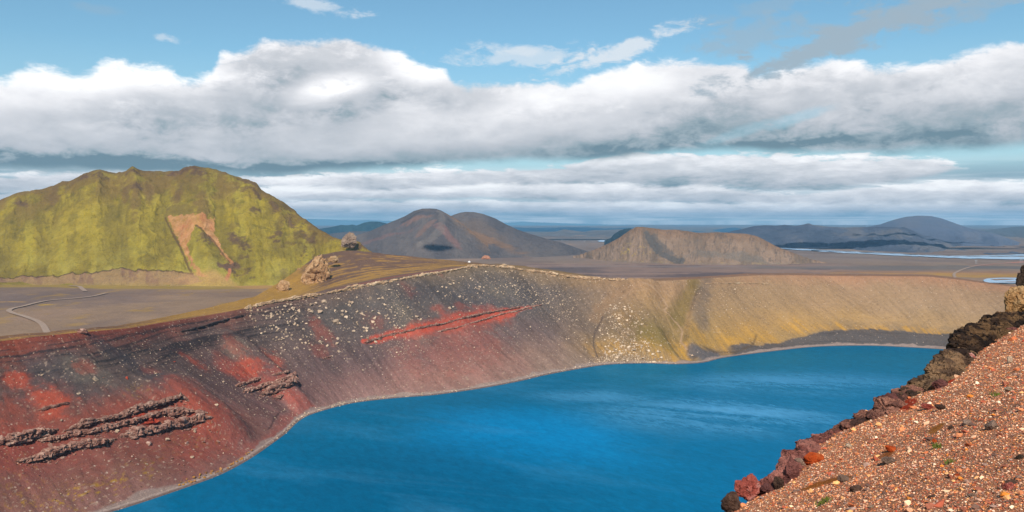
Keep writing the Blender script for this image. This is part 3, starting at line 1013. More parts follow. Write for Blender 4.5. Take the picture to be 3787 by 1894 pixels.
# bank beside the lower pond
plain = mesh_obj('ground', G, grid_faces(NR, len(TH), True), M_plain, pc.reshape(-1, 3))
tag(plain, 'wide brown and grey volcanic plain reaching the horizon', 'ground', kind='structure')


def gz(x, y):
    return 10 + 1.6 * fbm(np.array(x) / 220, np.array(y) / 220, seed=7) * sstep(600, 1500, np.array(y))


# flat water: river and ponds, roads: sheets a little above the ground
def sheet(name, px, mat, lift, label, cat):
    P = np.array([gp(*p) for p in px])
    Z_ = gz(P[:, 0], P[:, 1]).max() * 0 + 11.75 + lift
    bm = bmesh.new()
    vs = [bm.verts.new((x, y, Z_)) for x, y in P]
    bm.faces.new(vs)
    me = bpy.data.meshes.new(name)
    bmesh.ops.triangulate(bm, faces=bm.faces[:])
    bm.to_mesh(me)
    bm.free()
    me.materials.append(mat)
    o = bpy.data.objects.new(name, me)
    COL.objects.link(o)
    return tag(o, label, cat, kind='structure')


M_river = water_mat('river_water', ((0.34, 0.47, 0.62),), False)
def strand(name, up, lo, label, seed, wob, kx=26.0):
    """a braided strand of water between an upper and a lower bank line"""
    n = 150
    xs = np.linspace(up[0][0], up[-1][0], n)
    u_ = np.interp(xs, [p[0] for p in up], [p[1] for p in up]) + wob * fbm(xs / kx, xs * 0, seed=seed)
    l_ = np.interp(xs, [p[0] for p in lo], [p[1] for p in lo]) + wob * fbm(xs / kx, xs * 0, seed=seed + 1)
    l_ = np.maximum(l_, u_ + 0.4)
    V = np.array([[[*gp(x_, u_[k] * (1 - t) + l_[k] * t), 11.75] for k, x_ in enumerate(xs)] for t in (0, 0.5, 1)])
    o = mesh_obj(name, V, grid_faces(3, n)[:, ::-1], M_river)
    return tag(o, label, name, kind='structure')


strand('river', [(2870, 917), (3104, 930), (3356, 942), (3558, 951), (3787, 952), (4100, 950)], [(2870, 921), (3104, 936), (3356, 949), (3558, 957.5), (3787, 962), (4100, 966)], 'long pale blue braided river crossing the plain on the right', 401, 1.6)
strand('river', [(3000, 926.5), (3300, 940.5), (3500, 949), (3660, 947), (3787, 943), (4000, 938)], [(3000, 928), (3300, 941.6), (3500, 950), (3660, 949.5), (3787, 948.5), (4000, 945)], 'thin far strand of the pale blue river', 405, 1.2)
sheet('river_pool', [(2209, 892), (2225, 889), (2250, 891), (2285, 894), (2300, 897), (2240, 896), (2215, 895)], M_river, 0.0, 'bright river pool below the dark cliff hill', 'river pool')
sheet('pond', [(3635, 1040), (3650, 1034), (3700, 1031), (3787, 1031), (3900, 1031), (3900, 1052), (3787, 1050), (3740, 1052), (3690, 1050), (3645, 1049)], M_river, 0.0, 'pale blue pond behind the right end of the crater rim', 'pond')


M_sand = plain_mat('sandbar', C(146, 126, 116), 0.2, 0.1)
sheet('sandbar', [(3660, 1036.5), (3700, 1034.6), (3745, 1035), (3760, 1036.5), (3720, 1039.5), (3680, 1041)], M_sand, 0.06, 'brown sandbar in the pond', 'sandbar')
sheet('sandbar', [(3690, 1047.6), (3730, 1045.5), (3790, 1045), (3800, 1047), (3740, 1049)], M_sand, 0.06, 'thin sandbar at the near side of the pond', 'sandbar')


def road(name, px, w, label, mat):
    P = np.array([gp(*p) for p in px])
    k = np.arange(len(P))
    q = np.linspace(0, len(P) - 1, len(P) * 14)
    D_ = smooth1(resample(P, k, q), 8)
    tg = np.gradient(D_, axis=0)
    tg /= np.hypot(*tg.T)[:, None]
    nr = np.column_stack([-tg[:, 1], tg[:, 0]])
    offs = np.linspace(-w / 2, w / 2, 5)
    V = np.array([np.column_stack([D_ + nr * s, gz(*(D_ + nr * s).T) + 0.9]) for s in offs])
    o = mesh_obj(name, V, grid_faces(5, len(D_)), mat)
    return tag(o, label, 'road', kind='structure')


M_road = plain_mat('gravel_road', C(176, 154, 140))
road('road', [(176, 1236), (160, 1205), (140, 1190), (90, 1172), (45, 1160), (30, 1152), (42, 1144), (90, 1134), (125, 1124), (180, 1112), (260, 1106), (340, 1098), (395, 1084)], 5.5, 'curving pale gravel track on the plain at the left', M_road)
road('road', [(315, 1078), (305, 1070), (295, 1061), (255, 1058)], 6.0, 'short pale track at the foot of the green mountain', M_road)
road('road', [(3500, 1036), (3535, 1026), (3527, 1018), (3530, 1010), (3560, 997), (3610, 985), (3680, 976), (3740, 972)], 5.0, 'thin pale track bending across the plain on the right', M_road)

# ------------------------------------------------------------------ mountains and hills


def hill(name, base, ridge, mat, colf, label, cat='hill', NCOL=400, NROW=110, amp=6.0, gs=60.0, crest=0.05, back=0.5, seed=1, gully_t=1.4, rough=0.2, spurs=(), prof=1.0, sm=6, rockcrest=0.0, zbase=7.0):
    """base: (px,py) on the plain or (x,y,z); ridge: (px,py,depth)"""
    B = np.array([at_z(p[0], p[1], zbase) if len(p) == 2 else np.array(p, float) for p in base])
    bx = np.array([(p[0] if len(p) == 2 else proj(np.array(p))[0]) for p in base], float)
    Rg = np.array([at_y(*p) for p in ridge])
    rx = np.array([p[0] for p in ridge], float)
    q = np.linspace(rx[0], rx[-1], NCOL)
    Bc = smooth1(resample(B, np.interp(bx, [bx[0], bx[-1]], [rx[0], rx[-1]]), q), sm * 2)
    Rc = smooth1(resample(Rg, rx, q), max(1, sm // 3))
    Rc[:, 2] = np.maximum(Rc[:, 2], zbase - 2)
    o = Rc[:, :2] - Bc[:, :2]
    L = np.hypot(*o.T)
    o /= np.maximum(L, 1)[:, None]
    o = smooth1(o, 10)
    L2 = (Rc[:, 2] - zbase) / back + 4
    NB = NROW // 3
    S = np.concatenate([np.linspace(-1, 0, NROW), np.linspace(0, 1, NB + 1)[1:]])
    rows_ = []
    for s in S:
        if s <= 0:
            xy = Rc[:, :2] + (Bc[:, :2] - Rc[:, :2]) * (-s)
        else:
            xy = Rc[:, :2] + o * (L2 * s)[:, None]
        h = 1 - (math.sqrt(s * s + crest * crest) - crest) / (math.sqrt(1 + crest * crest) - crest)
        z = zbase + (Rc[:, 2] - zbase) * h ** prof
        rows_.append(np.column_stack([xy, z]))
    V = np.array(rows_)
    U_ = np.concatenate([[0], np.cumsum(np.hypot(*np.diff(((Bc + Rc) / 2)[:, :2], axis=0).T))])[None, :] * np.ones(len(S))[:, None]
    T_ = (1 - np.abs(S))[:, None] * np.ones(NCOL)[None, :]
    D_ = S[:, None] * L[None, :]
    e = sstep(0, 0.15, T_) * (1 - sstep(0.8, 1.0, T_) * 0.9)
    wob = 0.3 * fbm(V[..., 0] / gs, V[..., 1] / gs, seed=seed + 3)
    gl = fbm(U_ / gs + wob, T_ * gully_t + 3, seed=seed, octv=5, gain=0.55)
    gl = gl * 0.6 - 0.7 * np.abs(fbm(U_ / (gs * 0.6) + wob * 2, T_ * gully_t * 0.7, seed=seed + 5, octv=4, gain=0.5)) + 0.15
    dz = e * amp * gl + rough * amp * sstep(0, 0.1, T_) * fbm(V[..., 0] / (gs / 5), V[..., 1] / (gs / 5), V[..., 2] / (gs / 5), seed=seed + 9, octv=4, gain=0.6)
    if rockcrest:
        dz = dz + rockcrest * sstep(0.7, 1, T_) * np.maximum(fbm(V[..., 0] / 16, V[..., 1] / 16, seed=seed + 13, octv=4), 0)
    px, py = proj(V)
    front = NROW

    def find(x, y):
        d = (px[:front] - x) ** 2 + (py[:front] - y) ** 2
        k = np.unravel_index(np.argmin(d), d.shape)
        return k

    for (pts, w, hgt) in spurs:
        P = []
        for p in pts:
            k = find(*p)
            P.append((U_[k], D_[k]))
        d, a = poly_dist(U_, D_, P)
        dz = dz + hgt * np.exp(-(d / w) ** 2) * (np.arange(len(S)) < front + 6)[:, None]
    V[..., 2] += dz
    px, py = proj(V)
    ctx = dict(V=V, U=U_, T=T_, D=D_, gl=gl, px=px, py=py, front=front, find=find, gully=gl)
    col_ = colf(ctx)
    ob = mesh_obj(name, V, grid_faces(len(S), NCOL), mat, col_.reshape(-1, 3))
    ob['kind'] = 'structure'
    ob['label'] = label
    ob['category'] = cat
    return ob, ctx


class Paint:
    def __init__(self, c, tone):
        self.c = c
        self.col = np.ones(c['U'].shape + (3,)) * C(*tone)

    def p(self, mask, tone, k=1.0):
        w = np.clip(mask * k, 0, 1)[..., None]
        self.col = self.col * (1 - w) + C(*tone) * w

    def n(self, sc, seed, octv=5, stretch=None):
        V = self.c['V']
        if stretch:
            return fbm(self.c['U'] / sc, self.c['D'] / (sc * stretch), seed=seed, octv=octv, gain=0.6)
        return fbm(V[..., 0] / sc, V[..., 1] / sc, V[..., 2] / sc, seed=seed, octv=octv, gain=0.6)

    def blob(self, x, y, ru, rd, wob=0.6, seed=2, sc=30.0):
        k = self.c['find'](x, y)
        r = np.hypot((self.c['U'] - self.c['U'][k]) / ru, (self.c['D'] - self.c['D'][k]) / rd) + wob * self.n(sc, seed)
        return 1 - sstep(0.45, 1.15, r)

    def stroke(self, pts, w, wob=0.4, seed=4, sc=14.0):
        P = [(self.c['U'][k], self.c['D'][k]) for k in (self.c['find'](*p) for p in pts)]
        d, a = poly_dist(self.c['U'], self.c['D'], P)
        return 1 - sstep(0.55, 1.1, d / w + wob * self.n(sc, seed))

    def poly(self, pts, wob=6.0, sc=16.0, seed=6):
        P = [(self.c['U'][k], self.c['D'][k]) for k in (self.c['find'](*p) for p in pts)]
        x = self.c['U'] + wob * self.n(sc, seed)
        y = self.c['D'] + wob * self.n(sc, seed + 20)
        ins = np.zeros(x.shape, bool)
        n = len(P)
        for i in range(n):
            (x1, y1), (x2, y2) = P[i], P[(i + 1) % n]
            cnd = ((y1 > y) != (y2 > y)) & (x < (x2 - x1) * (y - y1) / ((y2 - y1) if y2 != y1 else 1e-9) + x1)
            ins ^= cnd
        return ins.astype(float)


z1 = lambda x, y: (x * 0.427, 550 + y * 0.427)


def green_cols(c):
    P = Paint(c, (158, 140, 50))
    fine = P.n(9, 35)
    P.p(sstep(0.05, 0.4, fine), (124, 112, 46), 0.6)
    P.p(sstep(0.05, 0.4, -fine), (172, 158, 70), 0.5)
    n = P.n(60, 31)
    st = P.n(26, 33, stretch=5)
    P.p(sstep(0.0, 0.4, n), (168, 150, 46), 0.6)
    P.p(sstep(0.05, 0.4, -n), (124, 110, 48), 0.7)
    P.p(sstep(0.0, 0.4, st), (168, 156, 62), 0.5)
    P.p(sstep(0.0, 0.35, -st), (116, 102, 46), 0.45)
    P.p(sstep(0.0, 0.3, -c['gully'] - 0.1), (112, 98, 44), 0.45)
    rl = np.abs(P.n(34, 55, stretch=5))
    P.p((1 - sstep(0.0, 0.07, rl)) * sstep(0.1, 0.3, c['T']), (108, 96, 44), 0.5)
    # brown heads of the gullies towards the summit
    hi = sstep(0.52, 0.85, c['T'] + 0.22 * st)
    P.p(hi * sstep(-0.1, 0.3, P.n(34, 37) + 0.15), (124, 98, 58), 0.7)
    P.p(sstep(0.86, 0.97, c['T'] + 0.1 * n), (118, 94, 60), 0.6)
    # right flank: rock ribs
    rt = sstep(950, 1100, c['px'])
    P.p(rt * sstep(0.05, 0.3, P.n(22, 39)), (104, 84, 52), 0.8)
    P.p(sstep(0.28, 0.42, P.n(26, 41)) * sstep(800, 950, c['px']), (100, 76, 60), 0.8)
    P.p(sstep(0.3, 0.5, P.n(12, 43)), (92, 88, 40), 0.4)
    # light lower meadow
    P.p((1 - sstep(0.12, 0.4, c['T'])) * sstep(-0.2, 0.3, n), (168, 158, 78), 0.6)
    # dark rocks on the crest and on the face
    for (x, y, r, q) in [(700, 622, 26, 12), (735, 640, 18, 10), (490, 628, 16, 6), (370, 645, 14, 12), (310, 655, 12, 8), (920, 672, 18, 9), (640, 645, 16, 7), (80, 755, 16, 8), (765, 880, 16, 14), (890, 895, 18, 16),
                         (500, 685, 14, 10), (845, 990, 18, 8), (1010, 760, 14, 12), (950, 715, 10, 8), (1140, 885, 22, 12), (1080, 835, 14, 10), (860, 880, 10, 12)]:
        P.p(P.blob(x, y, r, q, 1.1, int(x), 6), (100, 76, 62), 0.75)
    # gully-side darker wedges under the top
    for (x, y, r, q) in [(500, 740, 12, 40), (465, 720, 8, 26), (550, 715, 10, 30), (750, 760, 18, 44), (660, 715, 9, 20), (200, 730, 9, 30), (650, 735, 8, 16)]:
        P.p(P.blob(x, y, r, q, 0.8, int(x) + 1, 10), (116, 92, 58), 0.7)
    # slip scar
    poly = [z1(*p) for p in [(1440, 590), (1530, 578), (1600, 575), (1670, 552), (1700, 578), (1770, 560), (1790, 610), (1850, 590), (1862, 640), (1860, 740), (1890, 790), (1905, 850), (1960, 920), (2035, 1005), (2010, 1030),
                             (1935, 935), (1880, 850), (1800, 750), (1740, 690), (1690, 660), (1665, 720), (1645, 790), (1620, 850), (1650, 880), (1640, 940), (1690, 1010), (1750, 1070), (1820, 1110), (1700, 1105),
                             (1640, 1000), (1590, 900), (1540, 780), (1490, 690)]]
    P.p(P.poly([z1(*p) for p in [(1430, 600), (1440, 530), (1510, 480), (1600, 480), (1680, 500), (1700, 560), (1600, 590), (1500, 590)]], 10), (124, 106, 56), 0.6)
    sc = P.poly(poly, 7.0, 9)
    sc = sc * (0.72 + 0.5 * np.clip(P.n(14, 46), -0.5, 0.5))
    P.p(sc, (202, 144, 98), 1.0)
    P.p(sc * sstep(0.0, 0.3, P.n(10, 45)), (218, 170, 128), 0.6)
    P.p(sc * sstep(0.1, 0.35, P.n(9, 47, stretch=3)), (176, 104, 68), 0.6)
    P.p(P.stroke([z1(*p) for p in [(1432, 600), (1480, 700), (1530, 800), (1570, 880), (1620, 1000), (1660, 1070)]], 2.2, 0.8), (96, 70, 48), 0.75)  # shaded left edge of the scar painted as a dark line
    P.p(P.stroke([z1(*p) for p in [(1700, 665), (1760, 715), (1850, 800), (1920, 900), (1990, 985)]], 2.2, 0.9), (90, 66, 48), 0.75)
    P.p(P.stroke([z1(*p) for p in [(1900, 1010), (1960, 1030), (2060, 1010)]], 6.0, 0.6), (104, 80, 66), 0.9)
    P.p(P.stroke([z1(*p) for p in [(1990, 1040), (1985, 1090), (1960, 1130)]], 3.0, 0.6), (186, 120, 84), 0.9)
    # bare scarp at the foot
    edge = [z1(*p) for p in [(-600, 1130), (0, 1120), (150, 1112), (280, 1104), (420, 1104), (560, 1090), (690, 1090), (730, 1072), (800, 1085), (880, 1060), (960, 1055), (1060, 1030), (1130, 1050), (1200, 1045), (1330, 1050), (1450, 1060), (1600, 1078), (1670, 1085)]]
    low = edge + [z1(1760, 1150), z1(1500, 1196), z1(900, 1196), z1(300, 1190), z1(-600, 1185)]
    P.p(P.poly(low, 5.0, 12), (160, 128, 98), 0.8)
    P.p(P.poly(low, 5.0, 12) * sstep(0, 0.3, P.n(14, 51, stretch=3)), (130, 98, 86), 0.6)
    P.p(P.stroke(edge, 1.5, 0.9, 8, 8), (78, 56, 42), 0.75)
    P.p(P.blob(820, 1045, 90, 20, 0.5), (192, 150, 104), 0.6)
    P.p((1 - sstep(0.0, 0.05, c['T'])), (160, 142, 70), 0.5)
    return P.col


green_ridge = [(-500, 930, 1350), (-250, 850, 1400), (-100, 790, 1440), (0, 742, 1450), (70, 712, 1460), (130, 705, 1460), (200, 695, 1470), (260, 670, 1480), (310, 645, 1480), (370, 637, 1485), (430, 642, 1490), (465, 638, 1490), (490, 623, 1490),
               (520, 633, 1490), (560, 632, 1495), (620, 636, 1500), (660, 632, 1500), (690, 618, 1500), (720, 614, 1500), (770, 622, 1500), (800, 630, 1495), (860, 650, 1480), (900, 664, 1470), (920, 667, 1465), (950, 682, 1455),
               (965, 700, 1450), (1016, 733, 1430), (1063, 760, 1420), (1096, 786, 1405), (1124, 812, 1390), (1165, 840, 1360), (1203, 861, 1330), (1235, 879, 1310), (1254, 884, 1300), (1310, 893, 1270), (1333, 900, 1260), (1359, 924, 1250), (1420, 958, 1240), (1470, 980, 1230)]
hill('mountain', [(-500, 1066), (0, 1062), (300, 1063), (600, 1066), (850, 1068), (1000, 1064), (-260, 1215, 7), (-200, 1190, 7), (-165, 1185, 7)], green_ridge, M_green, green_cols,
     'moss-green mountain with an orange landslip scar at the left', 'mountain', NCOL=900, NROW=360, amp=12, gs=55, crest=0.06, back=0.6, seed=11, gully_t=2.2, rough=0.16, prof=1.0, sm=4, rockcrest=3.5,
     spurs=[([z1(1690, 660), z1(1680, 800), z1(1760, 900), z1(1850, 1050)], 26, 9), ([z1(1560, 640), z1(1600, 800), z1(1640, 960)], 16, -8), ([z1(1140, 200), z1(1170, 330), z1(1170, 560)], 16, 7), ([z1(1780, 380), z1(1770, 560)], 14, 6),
            ([z1(860, 230), z1(780, 400), z1(700, 600)], 20, 7), ([z1(480, 330), z1(500, 450)], 14, 5)])


def volcano_cols(c):
    P = Paint(c, (104, 98, 100))
    st = P.n(60, 61, stretch=6)
    P.p(sstep(0.0, 0.4, st), (118, 110, 108), 0.6)
    P.p(sstep(0.0, 0.4, -st), (86, 84, 90), 0.6)
    rl = np.abs(P.n(60, 65, stretch=7))
    P.p((1 - sstep(0.0, 0.06, rl)), (84, 80, 84), 0.5)
    z = lambda x, y: (900 + x * .4658, 700 + y * .4658)
    P.p(P.blob(*z(1800, 300), 150, 120, 0.6), (126, 108, 96), 0.6)
    P.p(P.blob(*z(1900, 390), 130, 60, 0.8, 5, 40), (156, 118, 82), 0.6)
    P.p(P.blob(*z(1350, 240), 60, 24, 0.9, 6, 20), (150, 110, 94), 0.5)
    P.p(P.stroke([z(1500, 250), z(1440, 310), z(1390, 370)], 16, 0.8), (146, 112, 98), 0.5)
    P.p(P.blob(*z(1600, 330), 60, 40, 0.8, 7), (148, 110, 104), 0.6)
    P.p(P.blob(*z(1050, 400), 160, 30, 0.6, 8), (128, 100, 96), 0.6)
    P.p(P.stroke([z(1560, 180), z(1580, 240), z(1570, 310), z(1500, 380), z(1400, 440)], 14, 0.6), (134, 126, 122), 0.45)
    P.p(P.blob(*z(1480, 190), 50, 30, 0.5, 9), (88, 86, 92), 0.7)
    P.p(P.stroke([z(1260, 260), z(1330, 225), z(1420, 175)], 7, 0.7), (64, 62, 66), 0.7)
    return P.col


vr = [(1180, 905), (1240, 895), (1324, 868), (1366, 856), (1412, 835), (1459, 816), (1496, 800), (1529, 781), (1561, 772), (1590, 771), (1613, 773), (1631, 779), (1664, 797), (1690, 812), (1720, 835), (1760, 866), (1800, 900), (1850, 940)]
vd = np.interp([p[0] for p in vr], [1180, 1460, 1600, 1850], [2650, 2680, 2600, 2250])
hill('volcano', [(1180, 940), (1350, 955), (1550, 965), (1700, 962), (1850, 958)], [(p[0], p[1], d) for p, d in zip(vr, vd)], M_hill, volcano_cols,
     'grey ash cone with a scooped crater and reddish streaks, left of the twin cones', 'volcano', NCOL=340, NROW=130, amp=9, gs=110, crest=0.12, back=0.5, seed=61, gully_t=1.0, rough=0.06, sm=5,
     spurs=[([(1640, 815), (1632, 845), (1600, 875), (1555, 905)], 34, 16), ([(1510, 830), (1530, 850), (1550, 880)], 50, -12)])
vr2 = [(1560, 900), (1600, 860), (1640, 820), (1664, 800), (1701, 787), (1720, 784), (1752, 784), (1785, 791), (1832, 808), (1870, 829), (1916, 850), (1963, 866), (2010, 880), (2079, 898), (2149, 922), (2220, 945)]
hill('volcano', [(1560, 962), (1700, 960), (1850, 958), (2000, 956), (2100, 952), (2220, 950)], [(p[0], p[1], 2780 - abs(p[0] - 1750) * 0.7) for p in vr2], M_hill, volcano_cols,
     'smooth grey-brown ash cone, right of the twin cones', 'volcano', NCOL=340, NROW=120, amp=9, gs=120, crest=0.14, back=0.5, seed=67, gully_t=1.0, rough=0.05, sm=6)


def tan_cols(c):
    P = Paint(c, (146, 124, 106))
    st = P.n(26, 71, stretch=7)
    P.p(sstep(0.0, 0.35, st), (164, 140, 122), 0.6)
    P.p(sstep(0.0, 0.35, -st), (116, 102, 90), 0.65)
    P.p(sstep(0.6, 0.95, c['T'] + 0.2 * st), (138, 108, 84), 0.7)
    rl = np.abs(P.n(20, 75, stretch=9))
    P.p((1 - sstep(0.0, 0.07, rl)) * sstep(0.05, 0.2, c['T']), (98, 88, 82), 0.65)
    z = lambda x, y: (1800 + x * .4658, 750 + y * .4658)
    P.p(P.stroke([z(1270, 250), z(1310, 320), z(1390, 410), z(1540, 470)], 11, 0.7), (94, 92, 92), 0.85)
    P.p(P.stroke([z(1320, 270), z(1400, 350), z(1480, 430)], 9, 0.8), (100, 96, 94), 0.7)
    P.p(P.blob(*z(1150, 390), 50, 24, 1.0, 6, 10) * sstep(0.15, 0.3, P.n(8, 73)), (186, 160, 80), 0.9)
    P.p(P.blob(*z(2000, 430), 150, 20, 0.8, 7), (122, 116, 110), 0.6)
    P.p((1 - sstep(0.0, 0.12, c['T'])), (132, 120, 112), 0.8)
    P.p((1 - sstep(0.02, 0.2, c['T'])) * sstep(0.15, 0.3, P.n(7, 77)), (176, 150, 86), 0.5)
    return P.col


tr = [(2120, 950), (2149, 941), (2196, 925), (2243, 904), (2289, 880), (2326, 857), (2354, 845), (2387, 842), (2419, 845), (2452, 850), (2499, 849), (2545, 855), (2583, 862), (2652, 859), (2708, 862), (2755, 864), (2801, 874), (2826, 886), (2861, 906), (2902, 924), (2952, 944), (3003, 962), (3060, 972)]
hill('hill', [(2120, 955), (2250, 970), (2400, 979), (2600, 984), (2800, 984), (2950, 981), (3060, 976)], [(p[0], p[1], d) for p, d in zip(tr, np.interp([p[0] for p in tr], [2120, 2400, 2700, 2900, 3060], [2180, 2020, 1990, 1950, 1900]))], M_hill, tan_cols,
     'tan table-topped hill with dark gullies in the middle distance', 'hill', NCOL=460, NROW=130, amp=8, gs=34, crest=0.16, back=0.5, prof=1.15, seed=71, gully_t=0.9, rough=0.1, sm=24,
     spurs=[([(2395, 865), (2430, 920), (2520, 970)], 16, -7), ([(2350, 860), (2300, 930)], 30, 6)])


def flat_cols(tone, dark=None, light=None, sc=80, seed=5):  # far hills: blue of the haze is put into the albedo
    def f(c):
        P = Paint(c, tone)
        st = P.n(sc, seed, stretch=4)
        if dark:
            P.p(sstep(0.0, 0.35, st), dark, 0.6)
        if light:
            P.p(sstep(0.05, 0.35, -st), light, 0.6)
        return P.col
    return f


z4 = lambda x, y: (2700 + x * .5046, 750 + y * .5046)
dr = [z4(*p) for p in [(-120, 245), (0, 210), (100, 190), (170, 172), (250, 165), (330, 168), (400, 162), (480, 170), (540, 160), (575, 151), (610, 163), (700, 175), (850, 182), (950, 178), (1040, 175), (1200, 178), (1280, 180), (1330, 200), (1400, 235),
                       (1500, 260), (1600, 285), (1800, 315), (2000, 335), (2154, 342), (2500, 352)]]
hill('hill', [z4(*p) for p in [(-120, 338), (380, 336), (800, 350), (1300, 378), (1700, 398), (2154, 394), (2500, 392)]], [(x, y, d) for (x, y), d in zip(dr, np.interp([p[0] for p in dr], [2640, 3300, 3787, 3950], [3900, 3700, 3000, 2900]))], M_hill,
     flat_cols((88, 98, 118), (64, 78, 100), (122, 120, 124), 110, 15), 'long dark haze-blue ridge with a small peak beyond the river', 'hill', NCOL=520, NROW=110, amp=20, gs=150, crest=0.1, back=0.4, seed=81, gully_t=2.2, rough=0.12, sm=3)
fr = [z4(*p) for p in [(700, 260), (850, 220), (1000, 178), (1100, 158), (1200, 125), (1290, 103), (1380, 95), (1470, 97), (1550, 115), (1650, 150), (1750, 185), (1850, 205), (1950, 230), (2050, 265), (2154, 300), (2400, 340)]]
hill('mountain', [z4(700, 322), z4(1400, 322), z4(1800, 330), z4(2400, 345)], [(x, y, float(np.interp(x, [3351, 3450, 3533, 3633, 3684, 3734, 3787, 3920], [5600, 5500, 5200, 4600, 4250, 3900, 3600, 3300]))) for x, y in fr], M_far, flat_cols((98, 110, 134), (84, 98, 124), (116, 120, 136), 240, 17), 'smooth grey dome-shaped mountain rising at the far right', 'mountain', NCOL=220, NROW=60, amp=14, gs=300, crest=0.2, back=0.4, seed=91, rough=0.05, sm=3)
hill('hill', [(3560, 880), (3787, 885), (4200, 885)], [(3560, 870, 7000), (3638, 853, 7000), (3684, 847, 7000), (3759, 838, 7000), (3787, 837, 7000), (3900, 850, 7000), (4200, 862, 7000)], M_far, flat_cols((92, 98, 108), (80, 88, 98)), 'low blue-grey hill cut by the right edge of the frame', 'hill', NCOL=120, NROW=40, amp=14, gs=300, seed=95, sm=2, back=0.4)
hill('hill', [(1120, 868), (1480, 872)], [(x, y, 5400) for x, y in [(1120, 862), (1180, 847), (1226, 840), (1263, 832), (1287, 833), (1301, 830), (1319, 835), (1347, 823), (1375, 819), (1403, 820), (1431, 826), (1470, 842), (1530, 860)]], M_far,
     flat_cols((34, 66, 82), (28, 56, 72), (48, 78, 88), 120), 'dark haze-blue hills between the green mountain and the ash cones', 'hill', NCOL=140, NROW=50, amp=18, gs=160, seed=97, sm=2, back=0.4)
hill('hill', [(1150, 888), (1500, 895)], [(x, y, 3900) for x, y in [(1150, 880), (1240, 862), (1300, 855), (1400, 855), (1500, 872), (1560, 885)]], M_far, flat_cols((84, 86, 94), (72, 78, 88)), 'low grey rise in front of the dark haze-blue hills', 'hill', NCOL=100, NROW=40, amp=7, gs=200, seed=98, sm=3, back=0.4)
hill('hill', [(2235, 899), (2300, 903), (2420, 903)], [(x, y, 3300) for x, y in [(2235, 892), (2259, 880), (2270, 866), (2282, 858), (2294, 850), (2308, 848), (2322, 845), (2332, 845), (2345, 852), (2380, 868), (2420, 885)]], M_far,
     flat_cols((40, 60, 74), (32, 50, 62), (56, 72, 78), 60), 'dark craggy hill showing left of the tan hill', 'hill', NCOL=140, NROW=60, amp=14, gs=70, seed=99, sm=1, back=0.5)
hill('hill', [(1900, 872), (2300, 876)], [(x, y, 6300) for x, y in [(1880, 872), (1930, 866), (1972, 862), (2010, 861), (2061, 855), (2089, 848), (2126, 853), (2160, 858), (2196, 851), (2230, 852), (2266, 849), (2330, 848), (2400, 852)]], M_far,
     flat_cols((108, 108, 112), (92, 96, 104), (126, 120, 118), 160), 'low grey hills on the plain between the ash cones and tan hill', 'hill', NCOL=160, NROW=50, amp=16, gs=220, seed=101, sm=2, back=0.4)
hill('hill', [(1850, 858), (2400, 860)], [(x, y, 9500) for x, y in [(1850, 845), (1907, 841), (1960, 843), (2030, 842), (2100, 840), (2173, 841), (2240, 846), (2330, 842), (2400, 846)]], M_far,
     flat_cols((34, 84, 118), (28, 72, 104)), 'flat dark haze-blue ridge far behind the low grey hills', 'hill', NCOL=120, NROW=30, amp=20, gs=400, seed=103, sm=2, back=0.4)
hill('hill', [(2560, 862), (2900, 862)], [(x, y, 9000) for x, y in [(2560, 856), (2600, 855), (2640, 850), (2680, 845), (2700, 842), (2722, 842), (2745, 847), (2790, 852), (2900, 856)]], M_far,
     flat_cols((36, 92, 130), (30, 82, 118)), 'small haze-blue flat-topped hill left of the dark haze-blue ridge', 'hill', NCOL=100, NROW=30, amp=12, gs=400, seed=105, sm=2, back=0.4)
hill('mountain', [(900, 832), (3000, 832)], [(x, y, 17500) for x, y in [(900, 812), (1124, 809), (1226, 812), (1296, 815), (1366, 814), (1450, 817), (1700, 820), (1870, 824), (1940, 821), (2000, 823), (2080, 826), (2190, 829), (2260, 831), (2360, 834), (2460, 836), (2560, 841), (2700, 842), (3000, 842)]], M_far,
     flat_cols((84, 130, 158), (74, 118, 146)), 'faint haze-blue mountains along the far horizon', 'mountain', NCOL=260, NROW=24, amp=22, gs=900, seed=107, sm=2, back=0.4)


# ------------------------------------------------------------------ rock building blocks
def hull_rock(seed, n=16, flat=0.8, sub=0, jitter=0.0):
    r = np.random.default_rng(seed)
    p = r.normal(size=(n, 3))
    p /= np.linalg.norm(p, axis=1)[:, None]
    p *= r.uniform(0.72, 1.0, (n, 1))
    p[:, 2] *= flat
    p[:, 0] *= r.uniform(0.9, 1.3)
    bm = bmesh.new()
    for q in p:
        bm.verts.new(q)
    res = bmesh.ops.convex_hull(bm, input=bm.verts[:])
    bmesh.ops.delete(bm, geom=[v for v in bm.verts if not v.link_faces], context='VERTS')
    bmesh.ops.triangulate(bm, faces=bm.faces[:])
    bm.verts.index_update()
    V = np.array([v.co[:] for v in bm.verts])
    F = np.array([[v.index for v in f.verts] for f in bm.faces])
    bm.free()
    return V * 0.5, F


